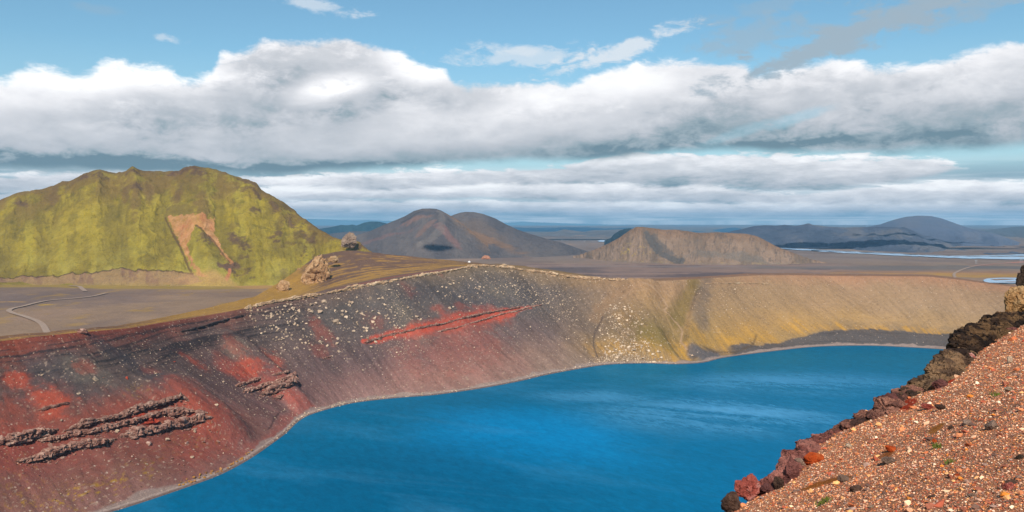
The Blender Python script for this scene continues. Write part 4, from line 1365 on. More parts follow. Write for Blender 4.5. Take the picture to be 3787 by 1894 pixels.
def craggy(seed, sub=4, scale=(1, 1, 1), amp=0.35, freq=1.3, planes=30):
    """a broken rock body: a faceted block (cut by random planes) roughened by noise and cracks"""
    bm = bmesh.new()
    bmesh.ops.create_icosphere(bm, subdivisions=sub, radius=1.0)
    V = np.array([v.co[:] for v in bm.verts])
    F = np.array([[v.index for v in f.verts] for f in bm.faces])
    bm.free()
    r_ = np.random.default_rng(seed)
    N = r_.normal(size=(planes, 3))
    N /= np.linalg.norm(N, axis=1)[:, None]
    d = r_.uniform(0.74, 1.0, planes)
    dots = V @ N.T
    rad_ = np.where(dots > 0.05, d[None, :] / np.maximum(dots, 0.05), 9.0).min(1)
    rad_ = np.minimum(rad_, 1.2)
    n = fbm(V[:, 0] * freq + seed, V[:, 1] * freq, V[:, 2] * freq, seed=seed % 97, octv=3)
    n2 = fbm(V[:, 0] * freq * 3, V[:, 1] * freq * 3 + seed, V[:, 2] * freq * 3, seed=seed % 89 + 5, octv=4, gain=0.7)
    crack = np.abs(vnoise(V[:, 0] * freq * 1.7 + 9, V[:, 1] * freq * 1.7, V[:, 2] * freq * 1.7, seed=seed % 83 + 8))
    r = rad_ * (1 + amp * 0.7 * n + amp * 0.5 * n2 - amp * 0.7 * (1 - sstep(0.0, 0.12, crack)))
    P = V * r[:, None]
    return P * np.array(scale) * 0.5, F


TEMPL = [hull_rock(s, n=random.choice([12, 15, 18]), flat=random.uniform(0.6, 0.95)) for s in range(14)]


def surface_at(px, py):
    i, j = qt_of(px, py, 7, vis_hi)
    return W[i, j], i, j


def rock_inst(name, me, loc, size, label, group, cat='boulder', rot=None):
    o = bpy.data.objects.new(name, me)
    o.location = loc
    s = size
    o.scale = (s * random.uniform(0.85, 1.2), s * random.uniform(0.8, 1.1), s * random.uniform(0.75, 1.1))
    o.rotation_euler = rot or (random.uniform(-0.5, 0.5), random.uniform(-0.5, 0.5), random.uniform(0, 6.28))
    COL.objects.link(o)
    return tag(o, label, cat, group)


def rock_meshes(name, mat):
    return [mesh_data(name, V, F, mat, smooth=False) for V, F in TEMPL]


ME_pale = rock_meshes('boulder', M_pale)
ME_pink = rock_meshes('boulder', M_pink)
ME_red = rock_meshes('boulder', M_redrock)
ME_moss = rock_meshes('boulder', M_mossy)
cr = lambda x, y: (800 + x * .3883, 1100 + y * .3883)
zb = lambda x, y: (900 + x * .4658, 700 + y * .4658)
zc = lambda x, y: (x * .5435, 1194 + y * .5435)
zd = lambda x, y: (600 + x * .1553, 1600 + y * .1553)
BIG = [(1030, 45, 15), (900, 75, 13), (950, 60, 9), (985, 85, 9), (1050, 100, 11), (880, 125, 11), (905, 140, 13), (985, 140, 16), (790, 135, 11), (720, 105, 10), (710, 75, 9), (680, 65, 11), (650, 90, 10), (590, 100, 7),
       (1130, 125, 9), (1345, 138, 12), (1390, 160, 10), (1410, 172, 12), (1425, 138, 9), (1490, 138, 11), (1555, 158, 9), (1200, 175, 12), (1205, 135, 11), (1235, 140, 8), (1270, 50, 10), (1290, 55, 9), (1260, 75, 9), (1275, 85, 10),
       (1235, 195, 11), (1295, 193, 8), (980, 195, 11), (1120, 230, 10), (1145, 235, 16), (1160, 260, 11), (1185, 250, 11), (1340, 245, 10), (1350, 265, 8), (1320, 290, 10), (1310, 325, 12), (1405, 290, 10), (1430, 300, 11),
       (1410, 320, 8), (1435, 320, 9), (1495, 240, 11), (1505, 265, 9), (1530, 290, 9), (1495, 295, 8), (1615, 178, 10), (1515, 200, 10), (1640, 212, 9), (1655, 250, 8), (1700, 270, 10), (1715, 290, 8), (1080, 325, 10), (1095, 330, 8),
       (1105, 388, 8), (1155, 400, 12), (990, 428, 12), (1145, 445, 11), (1055, 465, 12), (1005, 380, 8), (895, 330, 6), (905, 355, 6), (865, 380, 6), (825, 365, 6), (800, 405, 7), (820, 435, 7), (850, 435, 8), (885, 445, 7), (910, 460, 7),
       (880, 420, 6), (830, 305, 8), (860, 255, 9), (775, 270, 9), (745, 260, 8), (765, 208, 8), (745, 215, 8), (700, 232, 6), (680, 230, 6), (670, 380, 7), (680, 375, 6), (625, 485, 8), (740, 495, 7), (770, 485, 8), (840, 490, 5), (890, 500, 6),
       (980, 505, 7), (1170, 518, 9), (1230, 555, 7), (885, 562, 6), (1265, 425, 11), (1385, 380, 9), (1435, 392, 11), (1480, 482, 11), (1520, 425, 9), (1545, 405, 9), (1735, 545, 8), (1610, 75, 11), (1655, 120, 8), (1585, 10, 13), (1465, 15, 11),
       (1545, 15, 9), (1140, 15, 9), (1165, 15, 12), (1340, 5, 8), (1395, 695, 8), (1465, 670, 5), (1150, 675, 5)]
n_b = 0
for (x, y, s) in BIG:
    px, py = cr(x, y)
    P, i, j = surface_at(px, py)
    sz = s / FPX * P[1] * 1.45
    rock_inst('boulder', random.choice(ME_pale), (P[0], P[1], P[2] + sz * 0.12), sz * 1.05, 'pale angular boulder on the slate slope between the rim ledge and the red band', 'pale boulders fallen from the rim ledge')
    n_b += 1
for (x, y, s) in [(1375, 1015, 17), (1415, 1040, 11), (1310, 945, 11), (1395, 905, 8), (1130, 920, 10), (1160, 800, 9), (1640, 755, 11), (1665, 735, 8), (1715, 750, 7), (1815, 725, 10), (1875, 780, 10), (1720, 855, 9), (1640, 950, 10),
                  (2125, 655, 8), (1665, 940, 8), (1600, 850, 8), (1580, 780, 6), (1640, 820, 6), (1610, 785, 7), (1800, 970, 7), (1540, 815, 6), (1745, 870, 6), (1770, 880, 7), (1800, 900, 7), (1990, 810, 6), (1870, 800, 6), (1475, 1010, 6)]:
    px, py = zb(x, y)
    P, i, j = surface_at(px, py)
    sz = s / FPX * P[1] * 1.5
    rock_inst('boulder', random.choice(ME_pale), (P[0], P[1], P[2] + sz * 0.12), sz, 'pale boulder high on the slope above the red band', 'pale boulders above the red band')
    n_b += 1
# close scatter at the left end of that slope
for k in range(86):
    while True:
        x, y = random.uniform(320, 760), random.uniform(90, 430)
        if y < 90 + (x - 320) * 1.0 + 160 and y > 130 - (x - 320) * 0.15 and random.random() < 0.9 - 0.5 * (y - 90) / 340:
            break
    P, i, j = surface_at(*cr(x, y))
    s = random.uniform(5, 9)
    sz = s / FPX * P[1] * 1.5
    rock_inst('boulder', random.choice(ME_pale), (P[0], P[1], P[2] + sz * 0.12), sz, 'small pale boulder in the close scatter at the left end of the slate slope', 'close scatter of small pale boulders')
# single rocks on the red slope at the left
SING = [(655, 390, 15, 'pale squared boulder, largest alone on the left slate slope'), (532, 483, 13, 'grey boulder midway up the left slope above the lava ledges'), (422, 666, 11, 'pale boulder just above the upper lava ledge'),
        (285, 358, 9, 'small grey boulder near the dark strata at the left'), (865, 383, 11, 'rust-brown boulder right of the large pale one'), (800, 740, 17, 'lumpy pale rock wedged between the two lava ledges'),
        (1005, 835, 20, 'large pale pink boulder fallen below the lower lava ledge'), (1135, 800, 17, 'pale broken boulder under the right part of the lower ledge'), (1270, 825, 13, 'pink boulder in the row below the lower ledge'),
        (1380, 815, 15, 'pink boulder with a dark shadowed side near the ledge tip'), (1480, 818, 13, 'pink boulder furthest right below the ledge tip'), (1170, 920, 12, 'rounded pink boulder on the mossy red slope'),
        (1305, 915, 12, 'dark-sided boulder on the mossy red slope'), (1000, 960, 11, 'small cluster boulder lower on the red slope'), (1320, 745, 13, 'boulder close under the ledge tip'),
        (1470, 560, 12, 'pale boulder on the purple scree right of the ledge tip'), (1520, 405, 9, 'pale stone on the purple scree above the second ledges'), (1060, 350, 9, 'small pale stone right of the dark slate tongue'),
        (1245, 350, 9, 'small grey stone on purple scree, upper one of a pair'), (1185, 268, 8, 'small orange stone high on the purple scree')]
for (x, y, s, lb) in SING:
    P, i, j = surface_at(*zc(x, y))
    sz = s / FPX * P[1] * 1.45
    me = random.choice(ME_red) if 'rust' in lb or 'orange' in lb else (random.choice(ME_pink) if 'pink' in lb else random.choice(ME_pale))
    rock_inst('boulder', me, (P[0], P[1], P[2] + sz * 0.15), sz, lb, None)
for (x, y, s) in [(900, 915, 9), (885, 945, 8), (1210, 785, 9), (930, 965, 7), (1440, 745, 8), (1480, 745, 7), (1240, 880, 7), (1090, 1040, 7), (1005, 1025, 6), (1215, 965, 8), (1250, 970, 8), (700, 375, 6), (690, 440, 6), (735, 475, 6), (595, 270, 6), (570, 262, 7),
                  (185, 325, 7), (95, 150, 8), (445, 1150, 8), (515, 1200, 7), (385, 955, 8), (430, 940, 8), (480, 880, 7), (860, 890, 7), (1020, 300, 7), (1090, 190, 7), (1335, 480, 6), (1625, 745, 7), (360, 90, 8), (490, 265, 6)]:
    P, i, j = surface_at(*zc(x, y))
    sz = s / FPX * P[1] * 1.4
    rock_inst('boulder', random.choice(ME_pink), (P[0], P[1], P[2] + sz * 0.12), sz, 'small pinkish stone on the red slope at the left', 'small stones on the red slope')
# boulder on the lip
P, i, j = surface_at(306, 1236)
VR, FR = craggy(44, 4, (5.0, 3.2, 2.9), 0.28, 1.5)
o = mesh_obj('boulder', VR, FR, M_pink, smooth=False)
o.location = (P[0], P[1], P[2] + 1.2)
tag(o, 'big grey lumpy boulder perched on the red crater lip at the left', 'boulder')
# lichen rocks on the left shore
for (x, y, s) in [(420, 1250, 9), (470, 1170, 7), (600, 1100, 7), (690, 1180, 9), (780, 1140, 10), (760, 1090, 9), (880, 1010, 8), (890, 1070, 7), (1000, 1060, 9), (1050, 1000, 10), (1170, 950, 8), (1150, 1000, 7), (1340, 940, 9), (1390, 900, 10), (1410, 940, 9),
                  (1560, 840, 7), (1600, 800, 9), (1650, 780, 8), (1700, 760, 8), (1780, 710, 7), (1850, 670, 9), (1900, 640, 9), (1900, 600, 6), (2010, 520, 8), (2050, 480, 7), (2130, 440, 7), (550, 1200, 8), (620, 1190, 9), (500, 1250, 7), (1260, 970, 6)]:
    P, i, j = surface_at(*zd(x, y))
    sz = s / FPX * P[1] * 1.7
    rock_inst('boulder', random.choice(ME_moss), (P[0], P[1], P[2] + sz * 0.15), sz, 'orange lichen-covered rock along the left shore', 'lichen-covered rocks at the left shore')
for (px, py, s) in [(1360, 1477, 8), (1392, 1474, 6), (1418, 1470, 7), (1462, 1462, 5), (1560, 1459, 5)]:
    P, i, j = surface_at(px, py)
    sz = s / FPX * P[1] * 1.6
    rock_inst('boulder', random.choice(ME_pale), (P[0], P[1], P[2] + sz * 0.2), sz, 'pale stone at the waterline below the long mauve slope', 'pale stones at the waterline')
P, i, j = surface_at(2559, 1318)
rock_inst('boulder', ME_pale[3], (P[0], P[1], P[2] + 0.5), 2.6, 'lone pale boulder on the grey fan by the far shore', None)


# scree: uncountable small stones, one mesh per field
def scree(name, pts, sizes, mat, label):
    Vs, Fs, off = [], [], 0
    for P, s in zip(pts, sizes):
        V, F = TEMPL[rng.integers(len(TEMPL))]
        a = rng.uniform(0, 6.28)
        ca, sa = math.cos(a), math.sin(a)
        Rm = np.array([[ca, -sa, 0], [sa, ca, 0], [0, 0, 1]])
        v = (V * rng.uniform(0.7, 1.2, 3)) @ Rm.T * s + P
        Vs.append(v)
        Fs.append(F + off)
        off += len(v)
    o = mesh_obj(name, np.vstack(Vs), np.vstack(Fs), mat, smooth=False)
    return tag(o, label, 'scree', kind='stuff')


def field(n, xr, yr, keep, smin, smax):
    sx, sy = PXW[7:vis_hi, JA:JB], PYW[7:vis_hi, JA:JB]
    ii, jj = np.nonzero((sx > xr[0]) & (sx < xr[1]) & (sy > yr[0]) & (sy < yr[1]))
    # weight by the area each grid cell covers so that the stones spread evenly
    pick = rng.integers(len(ii), size=n * 14)
    ii, jj = ii[pick] + 7, jj[pick] + JA
    kp = keep(PXW[ii, jj], PYW[ii, jj])
    ok = rng.random(len(ii)) < kp
    ii, jj = ii[ok][:n], jj[ok][:n]
    P = W[ii, jj] + rng.uniform(-0.6, 0.6, (len(ii), 3)) * np.array([1, 1, 0.2])
    s_ = (smin + (smax - smin) * rng.random(len(ii)) ** 4) / FPX * P[:, 1] * 1.5
    P[:, 2] += s_ * 0.1
    return P, s_


def g2(px, py, cx, cy, sx, sy, tilt=0.0):
    dx, dy = px - cx, py - cy
    u = dx * math.cos(tilt) + dy * math.sin(tilt)
    v = -dx * math.sin(tilt) + dy * math.cos(tilt)
    return np.exp(-(u / sx) ** 2 - (v / sy) ** 2)


def below_rim(px, py):
    return py > np.interp(px, rimx, [r[0][1] for r in RIM]) + 12


M_pale_i = rock_mat('pale_rubble', C(168, 146, 128), C(220, 194, 168), C(242, 222, 198), 0.8, 0.3, island=True)
def keepA(px, py):
    return below_rim(px, py) * (0.9 * g2(px, py, 1480, 1180, 34, 110, -0.12) + 0.5 * g2(px, py, 1900, 1070, 130, 50, 0.4) + 0.5 * g2(px, py, 2050, 1110, 150, 50, 0.6) + 0.25 * g2(px, py, 1750, 1060, 160, 40) + 0.06 + 0.3 * g2(px, py, 1500, 1290, 60, 60))


pts, sz = field(2300, (1000, 2300), (1000, 1330), keepA, 1.3, 5.5)
scree('scree', pts, sz, M_pale_i, 'pale rubble strewn down the middle of the crater wall')


def keepB(px, py):
    return 1.0 * g2(px, py, 2330, 1300, 75, 45) + 0.8 * g2(px, py, 2340, 1330, 110, 16) + 0.5 * g2(px, py, 2290, 1200, 70, 70, 0.5)


pts, sz = field(1200, (2150, 2480), (1120, 1342), keepB, 2.2, 9.0)
scree('scree', pts, sz, M_pale_i, 'pale boulder fan reaching the far shore of the lake')


def keepC(px, py):
    return (0.6 * g2(px, py, 2700, 1080, 120, 50, 0.4) + 0.25 * g2(px, py, 2620, 1100, 60, 60)) * (py > 1052)


pts, sz = field(300, (2500, 2950), (1050, 1200), keepC, 1.2, 4.0)
scree('scree', pts, sz, M_pale_i, 'thin pale rubble under the short right-hand rim ledge')


def keepD(px, py):
    return 0.25 * below_rim(px, py)


pts, sz = field(1500, (0, 1100), (1250, 1880), keepD, 1.0, 4.2)
scree('scree', pts, sz, M_pale_i, 'small stones littering the red slope at the left')


def keepE(px, py):
    sy = np.interp(px, [p[0] for p in SHORE_PX], [p[1] for p in SHORE_PX])
    return 1.0 * ((sy - py > 1) & (sy - py < 16))


pts, sz = field(800, (430, 2500), (1330, 1890), keepE, 1.5, 5.0)
scree('scree', pts, sz, M_pale_i, 'stony beach line at the foot of the crater wall')

LEDGE_LINES = [[zc(*p) for p in l] for l in ([(0, 830), (250, 765), (390, 745)], [(430, 750), (620, 690), (900, 620), (1130, 545), (1290, 545)], [(250, 820), (600, 755), (900, 685), (1130, 625), (1420, 625)],
                                             [(110, 955), (300, 905), (560, 845), (790, 805)], [(810, 790), (1100, 725), (1300, 690), (1440, 665)])] + [[cr(*p) for p in l] for l in ([(255, 905), (520, 830), (755, 750)], [(415, 935), (560, 880), (752, 800)])]
pts, sz = [], []
for l_ in LEDGE_LINES:
    for k in range(150):
        t_ = rng.uniform(0, len(l_) - 1)
        i_ = int(t_)
        f_ = t_ - i_
        px_ = l_[i_][0] * (1 - f_) + l_[i_ + 1][0] * f_ + rng.normal() * 6
        py_ = l_[i_][1] * (1 - f_) + l_[i_ + 1][1] * f_ + abs(rng.normal()) * 22 - 12
        P, i, j = surface_at(px_, py_)
        s_ = (1.5 + 6 * rng.random() ** 3) / FPX * P[1] * 1.5
        pts.append(P + np.array([0, 0, s_ * 0.1]))
        sz.append(s_)
scree('scree', pts, sz, rock_mat('pink_rubble', C(120, 70, 60), C(176, 128, 112), C(214, 180, 164), 0.9, 0.3, island=True), 'broken pinkish rubble round the lava ledges')


LBANK = [craggy(900 + k, 2, (1, 1, 1), 0.3, 1.4, 11) for k in range(12)]


# ledges: bands of broken rock following a line on the slope
def ledge(name, pxs, mat, h, depth, label, cat='rock ledge', group=None, seed=1, up=0.35, jag=0.5, step=0.6, gap=0.0, rows_n=11, sink=0.9, frag=5.0, lump=0.09):
    P = np.array([surface_at(*p)[0] for p in pxs])
    seg_ = np.concatenate([[0], np.cumsum(np.linalg.norm(np.diff(P, axis=0), axis=1))])
    n = max(8, int(seg_[-1] / step))
    q = np.linspace(0, seg_[-1], n)
    L_ = smooth1(resample(P, seg_, q), max(1, int(2.0 / step)))
    tg = np.gradient(L_, axis=0)
    tg /= np.linalg.norm(tg, axis=1)[:, None]
    nr = np.column_stack([tg[:, 1], -tg[:, 0], 0 * q])          # towards the lake when the line runs left to right
    nr /= np.linalg.norm(nr, axis=1)[:, None]
    end = np.minimum(1, np.minimum(q, q[-1] - q) / (h * 1.5) + 0.15)
    hv = h * end * (0.95 + jag * fbm(q / (frag * 2), q * 0, seed=seed, octv=4) * 1.5)
    hv = np.maximum(hv, 0.15 * h * end)
    # vertical joints: blocks with random set-back
    jx = q + 0.35 * frag * fbm(q / frag, q * 0 + 3, seed=seed + 3)
    blk = np.floor(jx / (frag * 0.45))
    rb = hsh(blk, blk * 0, blk * 0, seed)
    joint = np.minimum(1, np.abs(jx / (frag * 0.45) - blk - 0.0) * 6)
    dv = depth * end * (0.75 + 0.4 * rb) * (0.55 + 0.45 * joint)
    hv = hv * (0.75 + 0.4 * hsh(blk, blk * 0 + 2, blk * 0, seed))
    if gap:
        gp_ = hsh(blk, blk * 0 + 5, blk * 0, seed) < gap
        hv = np.where(gp_, hv * 0.15, hv)
        dv = np.where(gp_, dv * 0.1, dv)
    # top, lit face, undercut; a in units of the set-back, b in units of the height
    prof_ = [(-1.0, 0.60), (-0.3, 0.56), (0.55, 0.56), (0.9, 0.52), (1.0, 0.42), (0.98, 0.30), (1.06, 0.20), (1.0, 0.08), (1.04, -0.02), (0.72, -0.10), (0.6, -0.2), (0.62, -0.32), (0.5, -0.42), (0.2, -0.6)]
    V = []
    for k, (a, b) in enumerate(prof_):
        lay = hsh(blk * 0 + k // 2, np.floor(jx / (frag * 0.3)), blk * 0, seed + 2) - 0.5
        nz = fbm(q / (frag * 0.22), np.full(n, b * h / (frag * 0.2)), seed=seed + 7, octv=4, gain=0.7)
        base = L_ + nr * (dv * (a + (0.22 * lay if a > 0.3 else 0)) + (depth * 0.28 * nz if a > -0.2 else 0))[:, None]
        if a < -0.2:
            base[:, 2] += -a * dv * 0.62 - 0.3
        else:
            base[:, 2] += hv * b + 0.10 * h * fbm(q / 1.1, np.full(n, b * 7.0), seed=seed + 9, octv=2) * (1 if b > -0.1 else 0.5)
        V.append(base)
    V = np.array(V)
    F4 = grid_faces(len(prof_), n)[:, ::-1]
    VV, FF, off = [V.reshape(-1, 3)], [np.vstack([F4[:, [0, 1, 2]], F4[:, [0, 2, 3]]])], V.size // 3
    # angular blocks broken out of the band
    rr = np.random.default_rng(seed)
    for k in range(int(seg_[-1] / (h * lump))):
        i_ = rr.integers(2, n - 2)
        a_ = rr.uniform(0.25, 1.05)
        zz = rr.uniform(-0.25, 0.5) if rr.random() < 0.8 else rr.uniform(-0.9, -0.4)
        Vb, Fb = LBANK[rr.integers(len(LBANK))]
        an = math.atan2(tg[i_, 1], tg[i_, 0])
        ca, sa = math.cos(an), math.sin(an)
        sc_ = hv[i_] * rr.uniform(0.16, 0.5)
        P_ = Vb * np.array([rr.uniform(1.0, 2.6), 1.1, rr.uniform(0.5, 0.9)]) * sc_
        P_ = P_ @ np.array([[ca, sa, 0], [-sa, ca, 0], [0, 0, 1]]) + L_[i_] + nr[i_] * dv[i_] * a_ + np.array([0, 0, hv[i_] * zz])
        VV.append(P_)
        FF.append(Fb + off)
        off += len(Vb)
    o = mesh_obj(name, np.vstack(VV), np.vstack(FF), mat, smooth=False)
    return tag(o, label, cat, group)


ledge('rock_ledge', [zc(*p) for p in [(-60, 830), (0, 812), (120, 782), (250, 748), (390, 732)]], M_pink, 5.2, 4.2, 'grey-pink lava ledge with dark underside at the left edge', seed=3, frag=4, step=0.4)
ledge('rock_ledge', [zc(*p) for p in [(430, 735), (620, 672), (780, 642), (900, 602), (1010, 560), (1130, 525), (1230, 492), (1290, 530)]], M_pink, 4.0, 3.6, 'uppermost long lava ledge rising to the right on the red slope', seed=13, frag=4, step=0.4)
ledge('rock_ledge', [zc(*p) for p in [(250, 805), (400, 778), (600, 740), (760, 700), (900, 668), (1000, 628), (1130, 608), (1300, 596), (1420, 610)]], M_pink, 3.4, 3.0, 'middle lava ledge between two longer ones on the red slope', seed=23, frag=3.6, step=0.4)
ledge('rock_ledge', [zc(*p) for p in [(110, 945), (200, 925), (300, 892), (450, 845), (560, 832), (640, 812), (790, 792)]], M_pink, 5.4, 4.4, 'thick crumbling lava ledge, lowest at the left', seed=33, frag=4.4, step=0.4)
ledge('rock_ledge', [zc(*p) for p in [(810, 772), (900, 750), (1060, 725), (1100, 708), (1200, 695), (1300, 670), (1440, 648)]], M_pink, 4.8, 3.8, 'toothed lava ledge ending in a point at the right of the red slope', seed=43, frag=3.2, step=0.4)
ledge('rock_ledge', [zc(*p) for p in [(900, 640), (1000, 640), (1060, 690), (960, 690)]], M_redrock, 3.0, 2.0, 'short reddish ledge fragment between the lava ledges', seed=47, frag=2.6, step=0.4)
ledge('rock_ledge', [zc(*p) for p in [(260, 590), (350, 572), (420, 556), (475, 548)]], M_pink, 1.2, 1.2, 'thin rock rib crossing a bright red patch at the left', seed=53, frag=2.5, step=0.4)
ledge('rock_ledge', [cr(*p) for p in [(175, 842), (300, 805), (420, 765)]], M_pink, 2.0, 1.6, 'thin left rib of the second group of ledges', seed=63, frag=2.6, step=0.4)
ledge('rock_ledge', [cr(*p) for p in [(515, 742), (600, 722), (685, 700)]], M_pink, 1.8, 1.6, 'thin upper right rib of the second group of ledges', seed=73, frag=2.6, step=0.4)
ledge('rock_ledge', [cr(*p) for p in [(255, 897), (340, 872), (430, 842), (520, 812), (640, 778), (755, 735)]], M_pink, 2.6, 2.2, 'longest rib of the second group of ledges', seed=83, frag=3, step=0.4)
ledge('rock_ledge', [cr(*p) for p in [(415, 925), (500, 895), (560, 862), (640, 835), (700, 812), (752, 785)]], M_pink, 6.0, 3.6, 'dark overhanging cliff under the second group of ledges', seed=93, frag=3.4, step=0.4)
ledge('rock_ledge', [cr(*p) for p in [(540, 958), (590, 945), (640, 925)]], M_pink, 2.0, 2.6, 'small dark overhang below the second group of ledges', seed=103, frag=3, step=0.4)
ledge('rock_ledge', [zb(*p) for p in [(950, 1220), (1100, 1172), (1280, 1132), (1450, 1092), (1600, 1062), (1750, 1022), (1900, 985), (2060, 960), (2200, 935)]], M_pink, 1.6, 1.5, 'upper thin ledge along the bright red band', seed=113, frag=3, step=0.6)
ledge('rock_ledge', [zb(*p) for p in [(1540, 1132), (1700, 1092), (1850, 1052), (2000, 1006), (2147, 972), (2250, 940), (2370, 915)]], M_pink, 1.5, 1.3, 'lower thin ledge along the bright red band', seed=123, frag=3, step=0.6)
ledge('rock_ledge', [cr(*p) for p in [(1010, 582), (1060, 568), (1105, 550)]], M_pink, 0.9, 0.9, 'tiny rock rib below the boulder-strewn slope', seed=133, frag=2, step=0.5)
# rim ledge of pale blocks
rimline = [zb(*p) for p in [(0, 955), (100, 922), (200, 897), (300, 882), (420, 866), (560, 841), (700, 816), (830, 791), (1000, 762), (1120, 741), (1250, 716), (1350, 697), (1480, 676), (1600, 652), (1700, 632), (1800, 616), (1900, 606), (2000, 606), (2147, 626)]] + \
          [(1800 + x * .4658, 750 + y * .4658) for x, y in [(150, 512), (300, 532), (450, 553), (600, 578), (740, 600), (850, 603), (1000, 611), (1150, 618)]]
ledge('rim_ledge', rimline, M_rim, 2.5, 1.5, 'long pale broken rock ledge along the top of the crater wall', 'rim ledge', seed=143, frag=5.5, step=0.5, gap=0.16, up=0.6, jag=0.6)
ledge('rim_ledge', [(1800 + x * .4658, 750 + y * .4658) for x, y in [(1730, 641), (1850, 640), (2000, 639), (2147, 638)]] + [z4(150, 591), z4(285, 594)], M_rim, 1.3, 1.0, 'short thin pale ledge near the rim, right of the footpath', 'rim ledge', seed=153, frag=4, step=0.6, gap=0.12, up=0.6)
ledge('rock_ledge', [cr(*p) for p in [(-400, 340), (-200, 300), (0, 238), (120, 205), (270, 170)]], M_stratum, 1.4, 1.2, 'dark thin stratum just under the red lip', seed=163, frag=5, step=0.6, gap=0.15)


# each boulder of a group gets its own description: size, row and order along the row
ORD = ['leftmost', 'second', 'third', 'fourth', 'fifth', 'sixth', 'seventh', 'eighth', 'ninth', 'tenth', 'eleventh', 'twelfth', 'thirteenth', 'fourteenth', 'fifteenth', 'sixteenth', 'seventeenth', 'eighteenth', 'nineteenth', 'twentieth']


def own_labels(group, rown, base):
    obs = [o for o in COL.objects if o.get('group') == group]
    q = [proj(np.array(o.location)) for o in obs]
    order = sorted(range(len(obs)), key=lambda k: q[k][1])
    nr = max(1, int(math.ceil(len(obs) / 16.0)))
    med = sorted(max(o.scale) / proj_d(o) for o in obs)[len(obs) // 2]
    per = int(math.ceil(len(obs) / nr))
    for r in range(nr):
        row = sorted(order[r * per:(r + 1) * per], key=lambda k: q[k][0])
        for c, k in enumerate(row):
            size = 'larger' if max(obs[k].scale) / proj_d(obs[k]) > med else 'smaller'
            where = (ORD[c] + (' from the left' if c else '')) if c < len(row) - 1 else 'rightmost'
            rw = (', ' + (['topmost', 'second', 'third', 'fourth', 'fifth', 'sixth', 'lowest'][r] if r < nr - 1 else 'lowest') + ' row') if nr > 1 else ''
            obs[k]['label'] = size + ' ' + base + ', ' + where + rw


def proj_d(o):
    return max(o.location[1], 1.0)


own_labels('pale boulders fallen from the rim ledge', 0, 'pale boulder on the slate slope')
own_labels('close scatter of small pale boulders', 0, 'pale boulder in the close left scatter')
own_labels('small stones on the red slope', 0, 'pinkish stone on the red slope')
own_labels('pale boulders above the red band', 0, 'pale boulder above the red band')
own_labels('lichen-covered rocks at the left shore', 0, 'orange lichen rock by the left shore')
own_labels('pale stones at the waterline', 0, 'pale stone at the waterline')

# ------------------------------------------------------------------ outcrops
def outcrop(name, foot, top, width, depth_y, mat, label, seed, lean=0.0, thick=0.7, amp=0.35, sub=5, cat='rock outcrop', freq=1.6):
    a = at_y(foot[0], foot[1], depth_y)
    b = at_y(top[0], top[1], depth_y)
    hgt = (b[2] - a[2])
    wd = width / FPX * depth_y
    V, F = craggy(seed, sub, (wd, wd * thick, hgt * 1.25), amp, freq)
    c0 = V[:, 2] / (hgt * 1.25) + 0.5
    taper_ = 1.25 - 0.55 * np.clip(c0, 0, 1)
    V[:, 0] = V[:, 0] * taper_ + (b[0] - a[0]) * (c0 - 0.2)
    V[:, 1] *= taper_
    V = V + np.array([a[0], a[1], a[2] + hgt * 0.42])
    o = mesh_obj(name, V, F, mat, smooth=False)
    return tag(o, label, cat)


outcrop('rock_outcrop', (1160, 1080), (1190, 940), 118, 655, M_tuff, 'tall sunlit tan tuff outcrop on the saddle left of the rim', 201, amp=0.42, sub=6, thick=0.9, freq=1.5)
outcrop('rock_outcrop', (1232, 968), (1236, 945), 40, 700, M_tuff, 'small knobbly tan outcrop right of the tall tuff one', 203, amp=0.4, sub=5)
outcrop('rock_outcrop', (1105, 1030), (1108, 990), 34, 690, M_tuff, 'small brown crag on the edge left of the tall tuff outcrop', 205, amp=0.4)
outcrop('rock_outcrop', (1045, 1075), (1050, 1035), 56, 625, M_tuff, 'low rounded tuff knob at the lower left of the saddle', 207, amp=0.35)
outcrop('rock_outcrop', (1290, 912), (1293, 862), 60, 1245, M_grey, 'grey blocky crag at the right foot of the green mountain', 209, amp=0.4, sub=5, cat='crag')
P = at_z(1797, 956, 12)
V, F = craggy(211, 4, (24, 20, 16), 0.3, 1.5)
o = mesh_obj('rock_outcrop', V + P, F, plain_mat('orange_scar', C(186, 132, 104), 0.3, 0.2), smooth=False)
tag(o, 'small orange mound on the grey plain below the ash cones', 'mound')

# ------------------------------------------------------------------ small man-made things
M_white = plain_mat('white_paint', (0.8, 0.8, 0.8), 0.05)
M_pylon = plain_mat('galvanised_steel', (0.35, 0.36, 0.37), 0.1)
M_darkpost = plain_mat('weathered_timber', (0.1, 0.08, 0.07), 0.2)


def boxes(name, bl, mat, parent=None, bev=0.02):
    bm = bmesh.new()
    for (cx, cy, cz, sx, sy, sz) in bl:
        r = bmesh.ops.create_cube(bm, size=1.0)
        bmesh.ops.scale(bm, vec=(sx, sy, sz), verts=r['verts'])
        bmesh.ops.translate(bm, vec=(cx, cy, cz), verts=r['verts'])
    me = bpy.data.meshes.new(name)
    bm.to_mesh(me)
    bm.free()
    me.materials.append(mat)
    o = bpy.data.objects.new(name, me)
    COL.objects.link(o)
    if parent:
        o.parent = parent
    return o


d = (PXW[vis_hi:vis_hi + N2] - 1736) ** 2 + (PYW[vis_hi:vis_hi + N2] - 970) ** 2
k = np.unravel_index(np.argmin(d), d.shape)
sp_ = W[k[0] + vis_hi, k[1]]
e = bpy.data.objects.new('marker', None)
e.location = sp_
COL.objects.link(e)
tag(e, 'small white marker with a raised middle on the far crater rim', 'marker')
boxes('block', [(0, 0, 0.45, 2.1, 0.7, 0.9)], M_white, e)
boxes('post', [(0, 0, 1.25, 0.5, 0.4, 0.7)], M_white, e)


